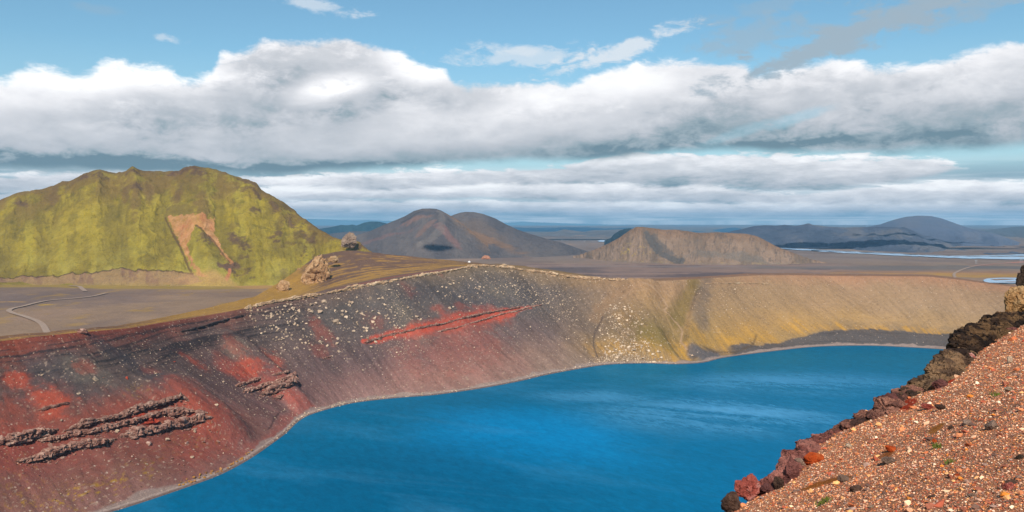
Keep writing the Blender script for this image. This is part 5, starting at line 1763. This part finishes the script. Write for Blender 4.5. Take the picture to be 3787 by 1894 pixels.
def pylon(px, py, hpx, label):
    P = at_z(px, py, 10)
    h = hpx / FPX * P[1]
    e = bpy.data.objects.new('pylon', None)
    e.location = (P[0], P[1], gz(P[0], P[1]))
    COL.objects.link(e)
    tag(e, label, 'pylon', 'power line pylons on the plain')
    w = h * 0.33
    t = h * 0.035
    boxes('leg', [(-w / 2, 0, h / 2, t, t, h)], M_pylon, e)
    boxes('leg', [(w / 2, 0, h / 2, t, t, h)], M_pylon, e)
    boxes('crossarm', [(0, 0, h * 0.86, w * 2.1, t, t), (0, 0, h * 0.62, w, t * 0.7, t * 0.7)], M_pylon, e)


pylon(2162, 899, 9, 'thin two-legged pylon standing on the plain below the low grey hills')
pylon(2078, 893, 7, 'faint pylon at the end of the smooth ash cone slope')
pylon(3610, 975, 15, 'lone pylon between the river and the bending track')
pylon(3776, 972, 20, 'pylon standing before the river at the right edge')

# ------------------------------------------------------------------ foreground slope
FA, FB, FC = -1.62, 0.404, -0.275


def fore_z(x, y):
    return CAM_H + FA + FB * x + FC * y


# edge of the gravel in the photograph, followed from the bottom left to the right side
EDGE_PX = [(2640, 1930), (2740, 1868), (2830, 1810), (2880, 1785), (2920, 1735), (2960, 1690), (3010, 1650), (3070, 1612), (3115, 1590), (3160, 1560), (3200, 1528), (3262, 1515), (3310, 1478), (3350, 1450), (3400, 1425), (3450, 1395), (3500, 1350), (3560, 1310), (3620, 1275), (3680, 1245), (3740, 1215), (3787, 1190), (3900, 1150), (4200, 1050)]


def at_fore(px, py):
    r = ray(px, py)
    # CAM_H + r2 t = CAM_H + FA + FB r0 t + FC r1 t
    t = FA / (r[2] - FB * r[0] - FC * r[1])
    return np.array([r[0] * t, r[1] * t, CAM_H + r[2] * t])


EP = np.array([at_fore(*p) for p in EDGE_PX])
edge_l = np.vstack([[(-3.5, -8), (-2.6, -2), (-1.2, 3.0)], EP[:22, :2], [(13.0, 19.0), (40, 52)]])


def in_poly(x, y, P):
    ins = np.zeros(x.shape, bool)
    for i in range(len(P)):
        (x1, y1), (x2, y2) = P[i], P[(i + 1) % len(P)]
        ins ^= ((y1 > y) != (y2 > y)) & (x < (x2 - x1) * (y - y1) / ((y2 - y1) if y2 != y1 else 1e-9) + x1)
    return ins


def edge_sd(x, y):
    """signed distance: positive beyond the edge, on the lake side"""
    best = np.full(x.shape, 1e9)
    sg = np.zeros(x.shape)
    for i in range(len(edge_l) - 1):
        a, b = edge_l[i], edge_l[i + 1]
        ab = b - a
        s_ = np.clip(((x - a[0]) * ab[0] + (y - a[1]) * ab[1]) / (ab @ ab), 0, 1)
        ex, ey = x - a[0] - s_ * ab[0], y - a[1] - s_ * ab[1]
        d = np.hypot(ex, ey)
        k = d < best
        best[k] = d[k]
        sg[k] = np.sign(ab[0] * (y - a[1]) - ab[1] * (x - a[0]))[k]
    land = in_poly(x, y, [tuple(p) for p in edge_l] + [(80, 80), (80, -30), (-3.5, -30)])
    return np.where(land, -best, best)


def fore_h(x, y):
    z = fore_z(x, y) + 0.05 * fbm(x / 1.3, y / 1.3, seed=301) + 0.018 * fbm(x / 0.3, y / 0.3, seed=303)
    d = edge_sd(x, y) + 0.22 * fbm(x / 0.7, y / 0.7, seed=305)
    dr_ = np.maximum(d + 0.1, 0)
    return z - np.where(dr_ < 0.6, dr_ ** 2 * 1.0, 0.36 + (dr_ - 0.6) * 1.25), d


gx = np.concatenate([np.arange(-7, 0, 0.25), np.arange(0, 13, 0.05), np.arange(13, 34, 0.3)])
gy = np.concatenate([np.arange(-8, 2, 0.3), np.arange(2, 18, 0.06), np.arange(18, 34, 0.3)])
FX, FY = np.meshgrid(gx, gy)
FZ, FD = fore_h(FX, FY)
fc = np.ones(FX.shape + (3,)) * C(198, 138, 106)
n_ = fbm(FX / 1.1, FY / 1.1, seed=311)[..., None]
fc = fc * (1 - np.clip(n_ * 1.5, 0, 1) * 0.5) + C(136, 100, 82) * np.clip(n_ * 1.5, 0, 1) * 0.5
fpx, fpy = proj(np.stack([FX, FY, FZ], -1))
zf = lambda x, y: (2600 + x * 0.4612, 1300 + y * 0.4612)
zg = lambda x, y: (3200 + x * 0.4037, 980 + y * 0.4037)
PATCH = [([(740, 1112), (820, 1082), (900, 1045), (1000, 1008), (1130, 985), (1200, 992), (1130, 1030), (1000, 1055), (880, 1092)], (176, 102, 38)),
         ([(1800, 662), (1830, 620), (1900, 580), (1965, 572), (1900, 630), (1840, 662)], (176, 110, 48)),
         ([(1400, 850), (1440, 800), (1520, 770), (1540, 800), (1470, 860)], (170, 100, 50)),
         ([(1560, 470), (1600, 400), (1700, 385), (1720, 410), (1640, 465)], (186, 66, 34)),
         ([(1930, 250), (1990, 215), (2030, 215), (1990, 258)], (200, 66, 30)),
         ([(820, 890), (830, 840), (880, 820), (950, 845), (930, 890)], (196, 84, 36))]


patchW = []
for pl, tone in PATCH:
    Pw = [tuple(at_fore(*zf(*p))[:2]) for p in pl]
    patchW.append((Pw, tone))
    wob = 0.06 * fbm(FX / 0.3, FY / 0.3, seed=17)
    fc[in_poly(FX + wob, FY + wob, Pw)] = C(*tone)
fg = mesh_obj('cinder_slope', np.stack([FX, FY, FZ], -1), grid_faces(*FX.shape), M_fore, fc.reshape(-1, 3))
tag(fg, 'near slope of reddish cinder falling to the lake at the lower right', 'slope', kind='structure')

# gravel: tens of thousands of stones
GT = [hull_rock(400 + s, n=11, flat=random.uniform(0.45, 0.8)) for s in range(12)]
M_gravel = bpy.data.materials.new('gravel')
M_gravel.use_nodes = True
g = NT(M_gravel.node_tree)
bs = g.n['Principled BSDF']
at = g.node('ShaderNodeAttribute', attribute_name='albedo')
tc = g.node('ShaderNodeTexCoord')
nf = g.noise(tc.outputs['Object'], 45, 4, 0.7)
g.put(bs.inputs['Base Color'], g.vm('SCALE', at.outputs['Color'], g.mr(nf, 0.25, 0.75, 0.6, 1.35)))
bs.inputs['Roughness'].default_value = 0.85
bs.inputs['Specular IOR Level'].default_value = 0.3

PAL = np.array([1.4, 1.34, 1.36]) * np.array([C(*c) for c in [(240, 216, 188), (234, 192, 156), (224, 168, 130), (232, 172, 112), (208, 134, 90), (194, 112, 70), (176, 92, 66), (144, 88, 68), (128, 100, 86), (104, 80, 70), (200, 160, 138), (214, 132, 50), (158, 132, 120), (184, 70, 42)]])
W1 = np.array([9, 15, 16, 9, 16, 13, 9, 5, 1, 1, 6, 3, 2, 3], float)         # pinkish rubble near the edge
W2 = np.array([6, 8, 8, 6, 10, 9, 8, 15, 9, 8, 5, 3, 7, 1], float)            # browner grit lower down


def gravel(n, smin, smax, pw, dmax=22.0, name='gravel', label=''):
    # points spread so that their density falls off with distance
    m = int(n * 3.2)
    r = 3.2 * (dmax / 3.2) ** rng.random(m)
    a = rng.uniform(math.radians(8), math.radians(52), m)
    x, y = r * np.sin(a), r * np.cos(a)
    z, d = fore_h(x, y)
    px, py = proj(np.stack([x, y, z], -1))
    ok = (d < 0.15) & (px > 2500) & (px < 3900) & (py > 900) & (py < 2000)
    for (Pw, tone) in patchW:
        ok &= ~(in_poly(x, y, Pw) & (rng.random(m) < 0.985))
    x, y, z, px, py, r = [q[ok][:n] for q in (x, y, z, px, py, r)]
    k = len(x)
    sz = (smin + (smax - smin) * rng.random(k) ** pw) * (0.55 + 0.045 * r)
    brown = sstep(-250, 350, (px - 3000) * 0.45 + (py - 1500) - 200 + 160 * fbm(x / 0.9, y / 0.9, seed=331))
    ci = np.where(rng.random(k) < brown, rng.choice(len(PAL), k, p=W2 / W2.sum()), rng.choice(len(PAL), k, p=W1 / W1.sum()))
    cc = PAL[ci] * rng.uniform(0.75, 1.2, (k, 1))
    tmpl = rng.integers(len(GT), size=k)
    Vs, Fs, Cs, off = [], [], [], 0
    for t in range(len(GT)):
        sel = np.nonzero(tmpl == t)[0]
        V, F = GT[t]
        aa = rng.uniform(0, 6.28, len(sel))
        ca, sa = np.cos(aa)[:, None], np.sin(aa)[:, None]
        tl = rng.uniform(-0.5, 0.5, len(sel))[:, None]
        stx, sty = rng.uniform(0.7, 1.3, (len(sel), 1)), rng.uniform(0.6, 1.1, (len(sel), 1))
        vx, vy, vz = V[None, :, 0] * stx, V[None, :, 1] * sty, V[None, :, 2] * sty
        vy, vz = vy * np.cos(tl) - vz * np.sin(tl), vy * np.sin(tl) + vz * np.cos(tl)
        wx_, wy_ = vx * ca - vy * sa, vx * sa + vy * ca
        s_ = sz[sel][:, None]
        P = np.stack([wx_ * s_ + x[sel][:, None], wy_ * s_ + y[sel][:, None], vz * s_ + z[sel][:, None] + s_ * 0.12], -1)
        Vs.append(P.reshape(-1, 3))
        Fs.append((F[None] + off + np.arange(len(sel))[:, None, None] * len(V)).reshape(-1, 3))
        Cs.append(np.repeat(cc[sel], len(V), 0))
        off += len(sel) * len(V)
    o = mesh_obj(name, np.vstack(Vs), np.vstack(Fs), M_gravel, np.vstack(Cs), smooth=False)
    return tag(o, label, 'gravel', kind='stuff')


gravel(120000, 0.006, 0.028, 2.4, label='dense pink, cream and rust coloured gravel over the near slope')
gravel(2000, 0.03, 0.06, 2.0, label='larger loose stones mixed in the near gravel')
gravel(260, 0.07, 0.13, 1.8, label='scattered fist-sized stones on the near gravel')

# single rocks of the near slope and its broken edge
M_redpink = rock_mat('red_pink_cinder', C(136, 50, 40), C(196, 104, 92), C(238, 200, 194), 6.0, 0.9)
M_purple = rock_mat('purple_cinder', C(82, 52, 52), C(138, 88, 84), C(178, 128, 122), 6.0, 0.9)
M_darkc = rock_mat('dark_cinder', C(52, 40, 36), C(96, 72, 62), C(140, 108, 92), 6.0, 1.0)
M_brownc = rock_mat('brown_cinder', C(84, 60, 38), C(136, 102, 66), C(178, 142, 98), 5.0, 1.0)
M_gold = rock_mat('golden_tuff', C(120, 84, 50), C(190, 146, 98), C(226, 190, 144), 4.0, 1.0)
M_black = rock_mat('black_scoria', C(30, 26, 24), C(60, 50, 44), C(110, 92, 78), 7.0, 1.0)
M_orange = rock_mat('orange_cinder', C(140, 50, 22), C(198, 84, 34), C(222, 124, 66), 6.0, 0.8)
M_greyst = rock_mat('grey_stone', C(104, 84, 74), C(150, 124, 110), C(188, 162, 148), 7.0, 0.9)


def near_rock(f, px, py, w, h, mat, label, seed, cat='rock', amp=0.34, thick=0.8, back=0.0, sub=4, up=0.35, group=None, freq=1.7, name='rock'):
    """px,py: centre of the rock in the photograph; w,h its size there"""
    X_, Y_ = f(px, py)
    k_ = 0.4612 if f is zf else 0.4037
    w, h = w * k_, h * k_
    P = at_fore(min(X_, 3900), Y_ + h * 0.30)
    dist = P[1] + back
    P = at_y(X_, Y_, dist)
    ww, hh = w / FPX * dist, h / FPX * dist
    V, F = craggy(seed, sub, (ww * 1.12, ww * thick * 1.1, hh * 1.15), amp, freq)
    o = mesh_obj(name, V, F, mat, smooth=False)
    o.location = P
    return tag(o, label, cat, group)


def crag_strip(foot, sil, label, seed, tones, extra=0.5, n=95):
    """a continuous broken rock edge: angular lumps packed between a foot line on the slope and a top line against the lake"""
    r_ = np.random.default_rng(seed)
    Fp = np.array([at_fore(*p) for p in foot])
    kf = np.linspace(0, 1, len(foot))
    ks = np.linspace(0, 1, len(sil))
    Vs, Fs, Cs, off = [], [], [], 0
    bank = [craggy(seed * 7 + k, 4, (1, 1, 1), 0.42, 1.6, 22) for k in range(7)]
    tn = [C(*t) for t in tones]
    for k in range(n):
        s_ = (k + r_.random()) / n
        u_ = r_.random() ** 0.8
        if k % 4 == 0:
            u_ = 0.92
        f_ = np.array([np.interp(s_, kf, Fp[:, c]) for c in range(3)])
        sp = (np.interp(s_, ks, [p[0] for p in sil]), np.interp(s_, ks, [p[1] for p in sil]))
        dep = f_[1] + extra
        t_ = at_y(sp[0], sp[1], dep)
        H_ = max(t_[2] - f_[2], 0.12)
        rad = H_ * r_.uniform(0.28, 0.5) + 0.07
        rad = min(rad, 0.5)
        c_ = f_ * (1 - u_) + t_ * u_
        c_[2] -= rad * 0.42
        c_[0] += rad * 0.3 * (u_ > 0.6) + r_.normal() * 0.05
        V, F = bank[r_.integers(7)]
        a = r_.uniform(0, 6.28)
        ca, sa = math.cos(a), math.sin(a)
        P_ = V * np.array([1.25, 1.0, 0.85])
        P_ = P_ @ np.array([[ca, sa, 0], [-sa, ca, 0], [0, 0, 1]]) * rad * 2 + c_
        nn = 0.12 * rad * fbm(P_[:, 0] / (rad * 0.3), P_[:, 1] / (rad * 0.3), P_[:, 2] / (rad * 0.3), seed=seed, octv=2)
        P_[:, 2] += nn
        Vs.append(P_)
        Fs.append(F + off)
        off += len(V)
        m = fbm(P_[:, 0] / 0.3, P_[:, 1] / 0.3, P_[:, 2] / 0.3, seed=seed + 11, octv=3)[:, None] + r_.uniform(-0.35, 0.35)
        Cs.append(tn[0] + (tn[1] - tn[0]) * np.clip(m * 2.5, 0, 1) + (tn[2] - tn[0]) * np.clip(-m * 2.5, 0, 1))
    # solid core so that no gaps show between the lumps
    q = np.linspace(0, 1, 60)
    Fq = resample(Fp, kf, q)
    Tq = np.array([at_y(np.interp(t, ks, [p[0] for p in sil]), np.interp(t, ks, [p[1] for p in sil]) + 14, y_) for t, y_ in zip(q, Fq[:, 1] + extra)])
    core = np.array([Fq + [0, 0, -0.1], Fq * 0.5 + Tq * 0.5 - [0, 0, 0.06], Tq - [0, 0, 0.1], Tq + [-0.3, 0.5, -0.8], Tq + [-0.6, 1.0, -3.0]])
    Vs.append(core.reshape(-1, 3))
    Fq4 = grid_faces(5, 60)
    Fs.append(np.vstack([Fq4[:, [0, 1, 2]], Fq4[:, [0, 2, 3]]]) + off)
    Cs.append(np.ones((300, 3)) * tn[2])
    o = mesh_obj('rock_outcrop', np.vstack(Vs), np.vstack(Fs), M_crag, np.vstack(Cs), smooth=False)
    return tag(o, label, 'rock outcrop')


M_crag = terrain_mat('crag_rock', fine=9.0, bump=1.0, speck=0.34, blotch=0.2, speckle_scale=2.2)
crag_strip([zf(540, 1115), zf(610, 1075), zf(680, 1010), zf(760, 940), zf(830, 870), zf(900, 780), zf(960, 730), zf(1040, 680)],
           [zf(530, 1085), zf(595, 1020), zf(655, 945), zf(690, 850), zf(785, 795), zf(835, 722), zf(950, 702), zf(1020, 655)],
           'crumbling purple-red rock edge behind the orange cinder rock', 807, [(132, 80, 74), (176, 118, 108), (80, 52, 50)], 0.2, 70)
crag_strip([zf(1120, 640), zf(1230, 600), zf(1320, 560), zf(1420, 520), zf(1500, 495), zf(1580, 470), zf(1640, 400), zf(1720, 350), zf(1800, 320)],
           [zf(1100, 632), zf(1150, 575), zf(1230, 565), zf(1310, 495), zf(1420, 480), zf(1445, 400), zf(1510, 345), zf(1600, 345), zf(1640, 290)],
           'low jagged purple-brown rock edge between gravel and lake', 801, [(124, 84, 74), (164, 116, 100), (78, 56, 52)], 0.3)
crag_strip([zf(1640, 400), zf(1740, 345), zf(1850, 310), zf(1950, 265), zf(2040, 190), zf(2130, 110), zg(900, 960), zg(960, 890), zg(1040, 800)],
           [zf(1630, 310), zf(1720, 240), zf(1800, 215), zf(1870, 130), zf(1930, 60), zg(700, 830), zg(760, 800), zg(825, 790), zg(850, 700)],
           'dark clinker crag dropping to the lake below the brown overhang', 803, [(96, 76, 62), (140, 112, 86), (54, 42, 38)], 0.5)
crag_strip([zg(960, 890), zg(1040, 810), zg(1110, 745), zg(1200, 695), zg(1290, 640), zg(1380, 580), zg(1470, 540), zg(1600, 470)],
           [zg(815, 690), zg(870, 610), zg(960, 585), zg(1060, 545), zg(1140, 490), zg(1240, 450), zg(1320, 450), zg(1480, 450)],
           'dark crag with shadow put into its black tones, rising to the golden boulder at the right', 805, [(62, 48, 40), (120, 94, 68), (34, 28, 26)], 0.8)  # shadow under the overhang put into the near-black tones
near_rock(zf, 362, 1105, 205, 180, M_redpink, 'red and pink frosted rock standing up at the lower edge', 501, sub=5)
near_rock(zf, 222, 1225, 150, 140, M_darkc, 'dark rock below the red and pink one at the bottom edge', 502, sub=5)
near_rock(zf, 510, 1098, 100, 60, M_purple, 'low reddish rock right of the frosted red one', 503)
near_rock(zf, 603, 1055, 80, 100, M_darkc, 'dark cleft rock between the low reddish rock and the crag', 504)
near_rock(zf, 705, 960, 110, 190, M_purple, 'tall purple-red crag on the edge', 505, sub=5)
near_rock(zf, 735, 870, 130, 130, M_purple, 'upper block of the purple-red crag', 506, sub=5)
near_rock(zf, 860, 745, 190, 90, M_purple, 'broad pinkish ledge above the orange rock', 507, sub=5)
near_rock(zf, 885, 862, 150, 100, M_orange, 'rounded bright orange cinder rock by the edge', 508, amp=0.2)
near_rock(zf, 780, 900, 90, 90, M_greyst, 'pale grey rock left of the orange one', 509)
near_rock(zf, 1490, 425, 170, 130, M_purple, 'big reddish-brown cinder block on the edge', 512, sub=5)
near_rock(zf, 1900, 265, 120, 90, M_purple, 'purplish rock in front of the dark clinker crag', 516)
near_rock(zf, 2140, 50, 90, 70, M_redpink, 'dusky pink stone at the gravel border', 520)
near_rock(zg, 735, 832, 60, 34, M_orange, 'small orange stone sticking out over the lake', 521)
near_rock(zg, 795, 808, 70, 24, M_redrock, 'flat red stone beside the small orange one', 522)
near_rock(zg, 930, 640, 220, 110, M_brownc, 'brown overhanging crag block, left end', 523, sub=5, back=0.4)
near_rock(zg, 1020, 560, 60, 55, M_pale, 'pale pink stone balanced on the brown crag', 525, back=0.3)
near_rock(zg, 1110, 580, 200, 130, M_brownc, 'brown crag block right of the balanced pale stone', 526, sub=5, back=0.4)
near_rock(zg, 1400, 330, 230, 270, M_gold, 'big golden-brown boulder at the right edge of the frame', 530, sub=6, amp=0.22, back=0.6, thick=1.0)
near_rock(zg, 1436, 140, 90, 140, M_black, 'black scoria pinnacle on the golden boulder', 532, sub=5, back=0.9)
near_rock(zg, 1452, 60, 60, 110, M_black, 'tip of the black scoria pinnacle at the frame edge', 533, sub=5, back=0.9)
near_rock(zg, 1270, 620, 120, 60, M_greyst, 'grey rubble stone in front of the shadow-black crag', 534)
near_rock(zg, 1180, 650, 80, 50, M_greyst, 'small bluish-grey stone left of the rubble stone', 535)
near_rock(zg, 1350, 595, 90, 50, M_purple, 'low purple stone under the shadow-black crag at the right', 536)
for i_, (x, y, w, h, m, lb) in enumerate([
        (2320, 605, 105, 85, M_greyst, 'upright grey-brown stone alone on the gravel at the right'), (1485, 872, 110, 55, M_greyst, 'flat tan stone below the orange sand patch'),
        (1130, 1020, 80, 58, M_greyst, 'grey stone lying on the long orange sand streak'), (1856, 718, 38, 34, M_orange, 'small bright orange stone in mid gravel'),
        (2455, 1085, 70, 60, M_redpink, 'pink stone near the right edge of the frame'), (2480, 1050, 80, 40, M_darkc, 'dark stone behind the pink one at the right edge'), (2115, 578, 72, 54, M_greyst, 'rounded grey stone left of the upright stone'),
        (1230, 1102, 95, 55, M_darkc, 'dark brown stone below the long orange sand streak'), (1850, 1182, 95, 58, M_darkc, 'dark stone low in the frame, upper one of two'),
        (1830, 1232, 110, 40, M_black, 'blackish flat stone low in the frame, lower one of two'), (2548, 850, 70, 50, M_black, 'black stone cut by the right edge of the frame'),
        (2040, 998, 56, 34, M_orange, 'flat orange-brown stone right of the centre of the gravel'), (1800, 440, 80, 45, M_redpink, 'flat pinkish slab above mid gravel'),
        (1905, 446, 74, 44, M_darkc, 'dark stone right of the pinkish slab'), (1990, 612, 50, 44, M_darkc, 'small dark stone beside the curved sand patch'),
        (1765, 430, 30, 36, M_purple, 'small maroon stone left of the pinkish slab'), (2460, 70, 44, 60, M_pale, 'whitish stone high on the gravel'), (2450, 300, 60, 36, M_pale, 'white flat stone on the upper gravel'),
        (1166, 754, 50, 32, M_pale, 'pale stone above centre gravel at the left'), (1404, 630, 34, 22, M_pale, 'white chip left of centre on the gravel'), (1505, 778, 80, 46, M_orange, 'ochre cinder lump above the flat tan stone'),
        (2160, 1165, 60, 50, M_greyst, 'pinkish-grey stone low right on the gravel'), (1350, 1250, 40, 28, M_pale, 'pale stone at the bottom of the frame'), (1540, 1265, 44, 30, M_pale, 'white stone at the bottom, right of the pale one'),
        (2330, 860, 80, 34, M_redpink, 'flat pink-brown stone near the right side'), (1420, 440, 10, 10, M_pale, 'tiny pale chip by the reddish block')]):
    near_rock(zf, x, y, w, h, m, lb, 600 + i_, sub=4, amp=0.26, thick=0.9)

# moss tufts
M_tuft = plain_mat('green_tuft', (0.13, 0.15, 0.03), 0.3, 30)
for (x, y, lb) in [(2345, 355, 'pale green tuft high on the gravel'), (1880, 770, 'green tuft in the middle of the gravel'), (2000, 905, 'small green tuft on the brown grit'), (940, 1232, 'green tuft low at the left'), (1000, 1208, 'green tuft right of the lowest one')]:
    P = at_fore(*zf(x, y))
    bm = bmesh.new()
    for k in range(60):
        a, rr = random.uniform(0, 6.28), random.uniform(0, 0.06)
        bx_, by_ = P[0] + math.cos(a) * rr, P[1] + math.sin(a) * rr
        hh = random.uniform(0.01, 0.03)
        w_ = 0.006
        c_ = random.uniform(0, 3.14)
        v1 = bm.verts.new((bx_ - math.cos(c_) * w_, by_ - math.sin(c_) * w_, P[2]))
        v2 = bm.verts.new((bx_ + math.cos(c_) * w_, by_ + math.sin(c_) * w_, P[2]))
        v3 = bm.verts.new((bx_ + random.uniform(-0.02, 0.02), by_ + random.uniform(-0.02, 0.02), P[2] + hh + 0.02))
        bm.faces.new((v1, v2, v3))
    me = bpy.data.meshes.new('moss_tuft')
    bm.to_mesh(me)
    bm.free()
    me.materials.append(M_tuft)
    o = bpy.data.objects.new('moss_tuft', me)
    COL.objects.link(o)
    tag(o, lb, 'moss', 'moss tufts on the gravel')

# ------------------------------------------------------------------ unseen clouds overhead (they throw the cloud shadows on the far hills)
M_cloud = bpy.data.materials.new('cloud_white')
M_cloud.use_nodes = True
M_cloud.node_tree.nodes['Principled BSDF'].inputs['Base Color'].default_value = (0.85, 0.86, 0.88, 1)
M_cloud.node_tree.nodes['Principled BSDF'].inputs['Roughness'].default_value = 1.0
to_sun = np.array([math.sin(SUN_AZ) * math.cos(SUN_EL), math.cos(SUN_AZ) * math.cos(SUN_EL), math.sin(SUN_EL)])


def cloud(px, py, depth, rx, ry, seed, th=60.0, zc_=1400.0):
    P = at_y(px, py, depth)
    c_ = P + to_sun * ((zc_ - P[2]) / to_sun[2])
    V, F = craggy(seed, 5, (rx * 2, ry * 2, th), 0.5, 1.4)
    o = mesh_obj('cloud', V + c_, F, M_cloud)
    return tag(o, 'unseen flat white cloud shading the far hills', 'cloud', 'clouds overhead', 'structure')


cloud(3500, 930, 2880, 800, 45, 701, 16.0)
cloud(2960, 900, 3000, 330, 80, 703, 20.0)
cloud(3250, 905, 2950, 360, 60, 705, 16.0)
cloud(2080, 885, 4300, 330, 140, 707)
cloud(1615, 914, 2180, 42, 30, 709, 24.0)
cloud(3420, 868, 3300, 260, 40, 711, 14.0)

# ------------------------------------------------------------------ haze
if True:
    HW = 22500.0
    V = np.array([(sx * HW, sy * HW, z) for z in (-40.0, 320.0) for sy in (-1, 1) for sx in (-1, 1)], float)
    F = np.array([(0, 2, 3, 1), (4, 5, 7, 6), (0, 1, 5, 4), (2, 6, 7, 3), (0, 4, 6, 2), (1, 3, 7, 5)])
    M_haze = bpy.data.materials.new('haze')
    M_haze.use_nodes = True
    nt = M_haze.node_tree
    nt.nodes.remove(nt.nodes['Principled BSDF'])
    pv = nt.nodes.new('ShaderNodeVolumePrincipled')
    pv.inputs['Color'].default_value = (0.34, 0.68, 1.0, 1)
    pv.inputs['Density'].default_value = 5.5e-5
    pv.inputs['Anisotropy'].default_value = 0.0
    nt.links.new(pv.outputs[0], nt.nodes['Material Output'].inputs['Volume'])
    hz = mesh_obj('haze', V, F, M_haze, smooth=False)
    tag(hz, 'thin blue air haze over the whole landscape', 'haze', kind='stuff')
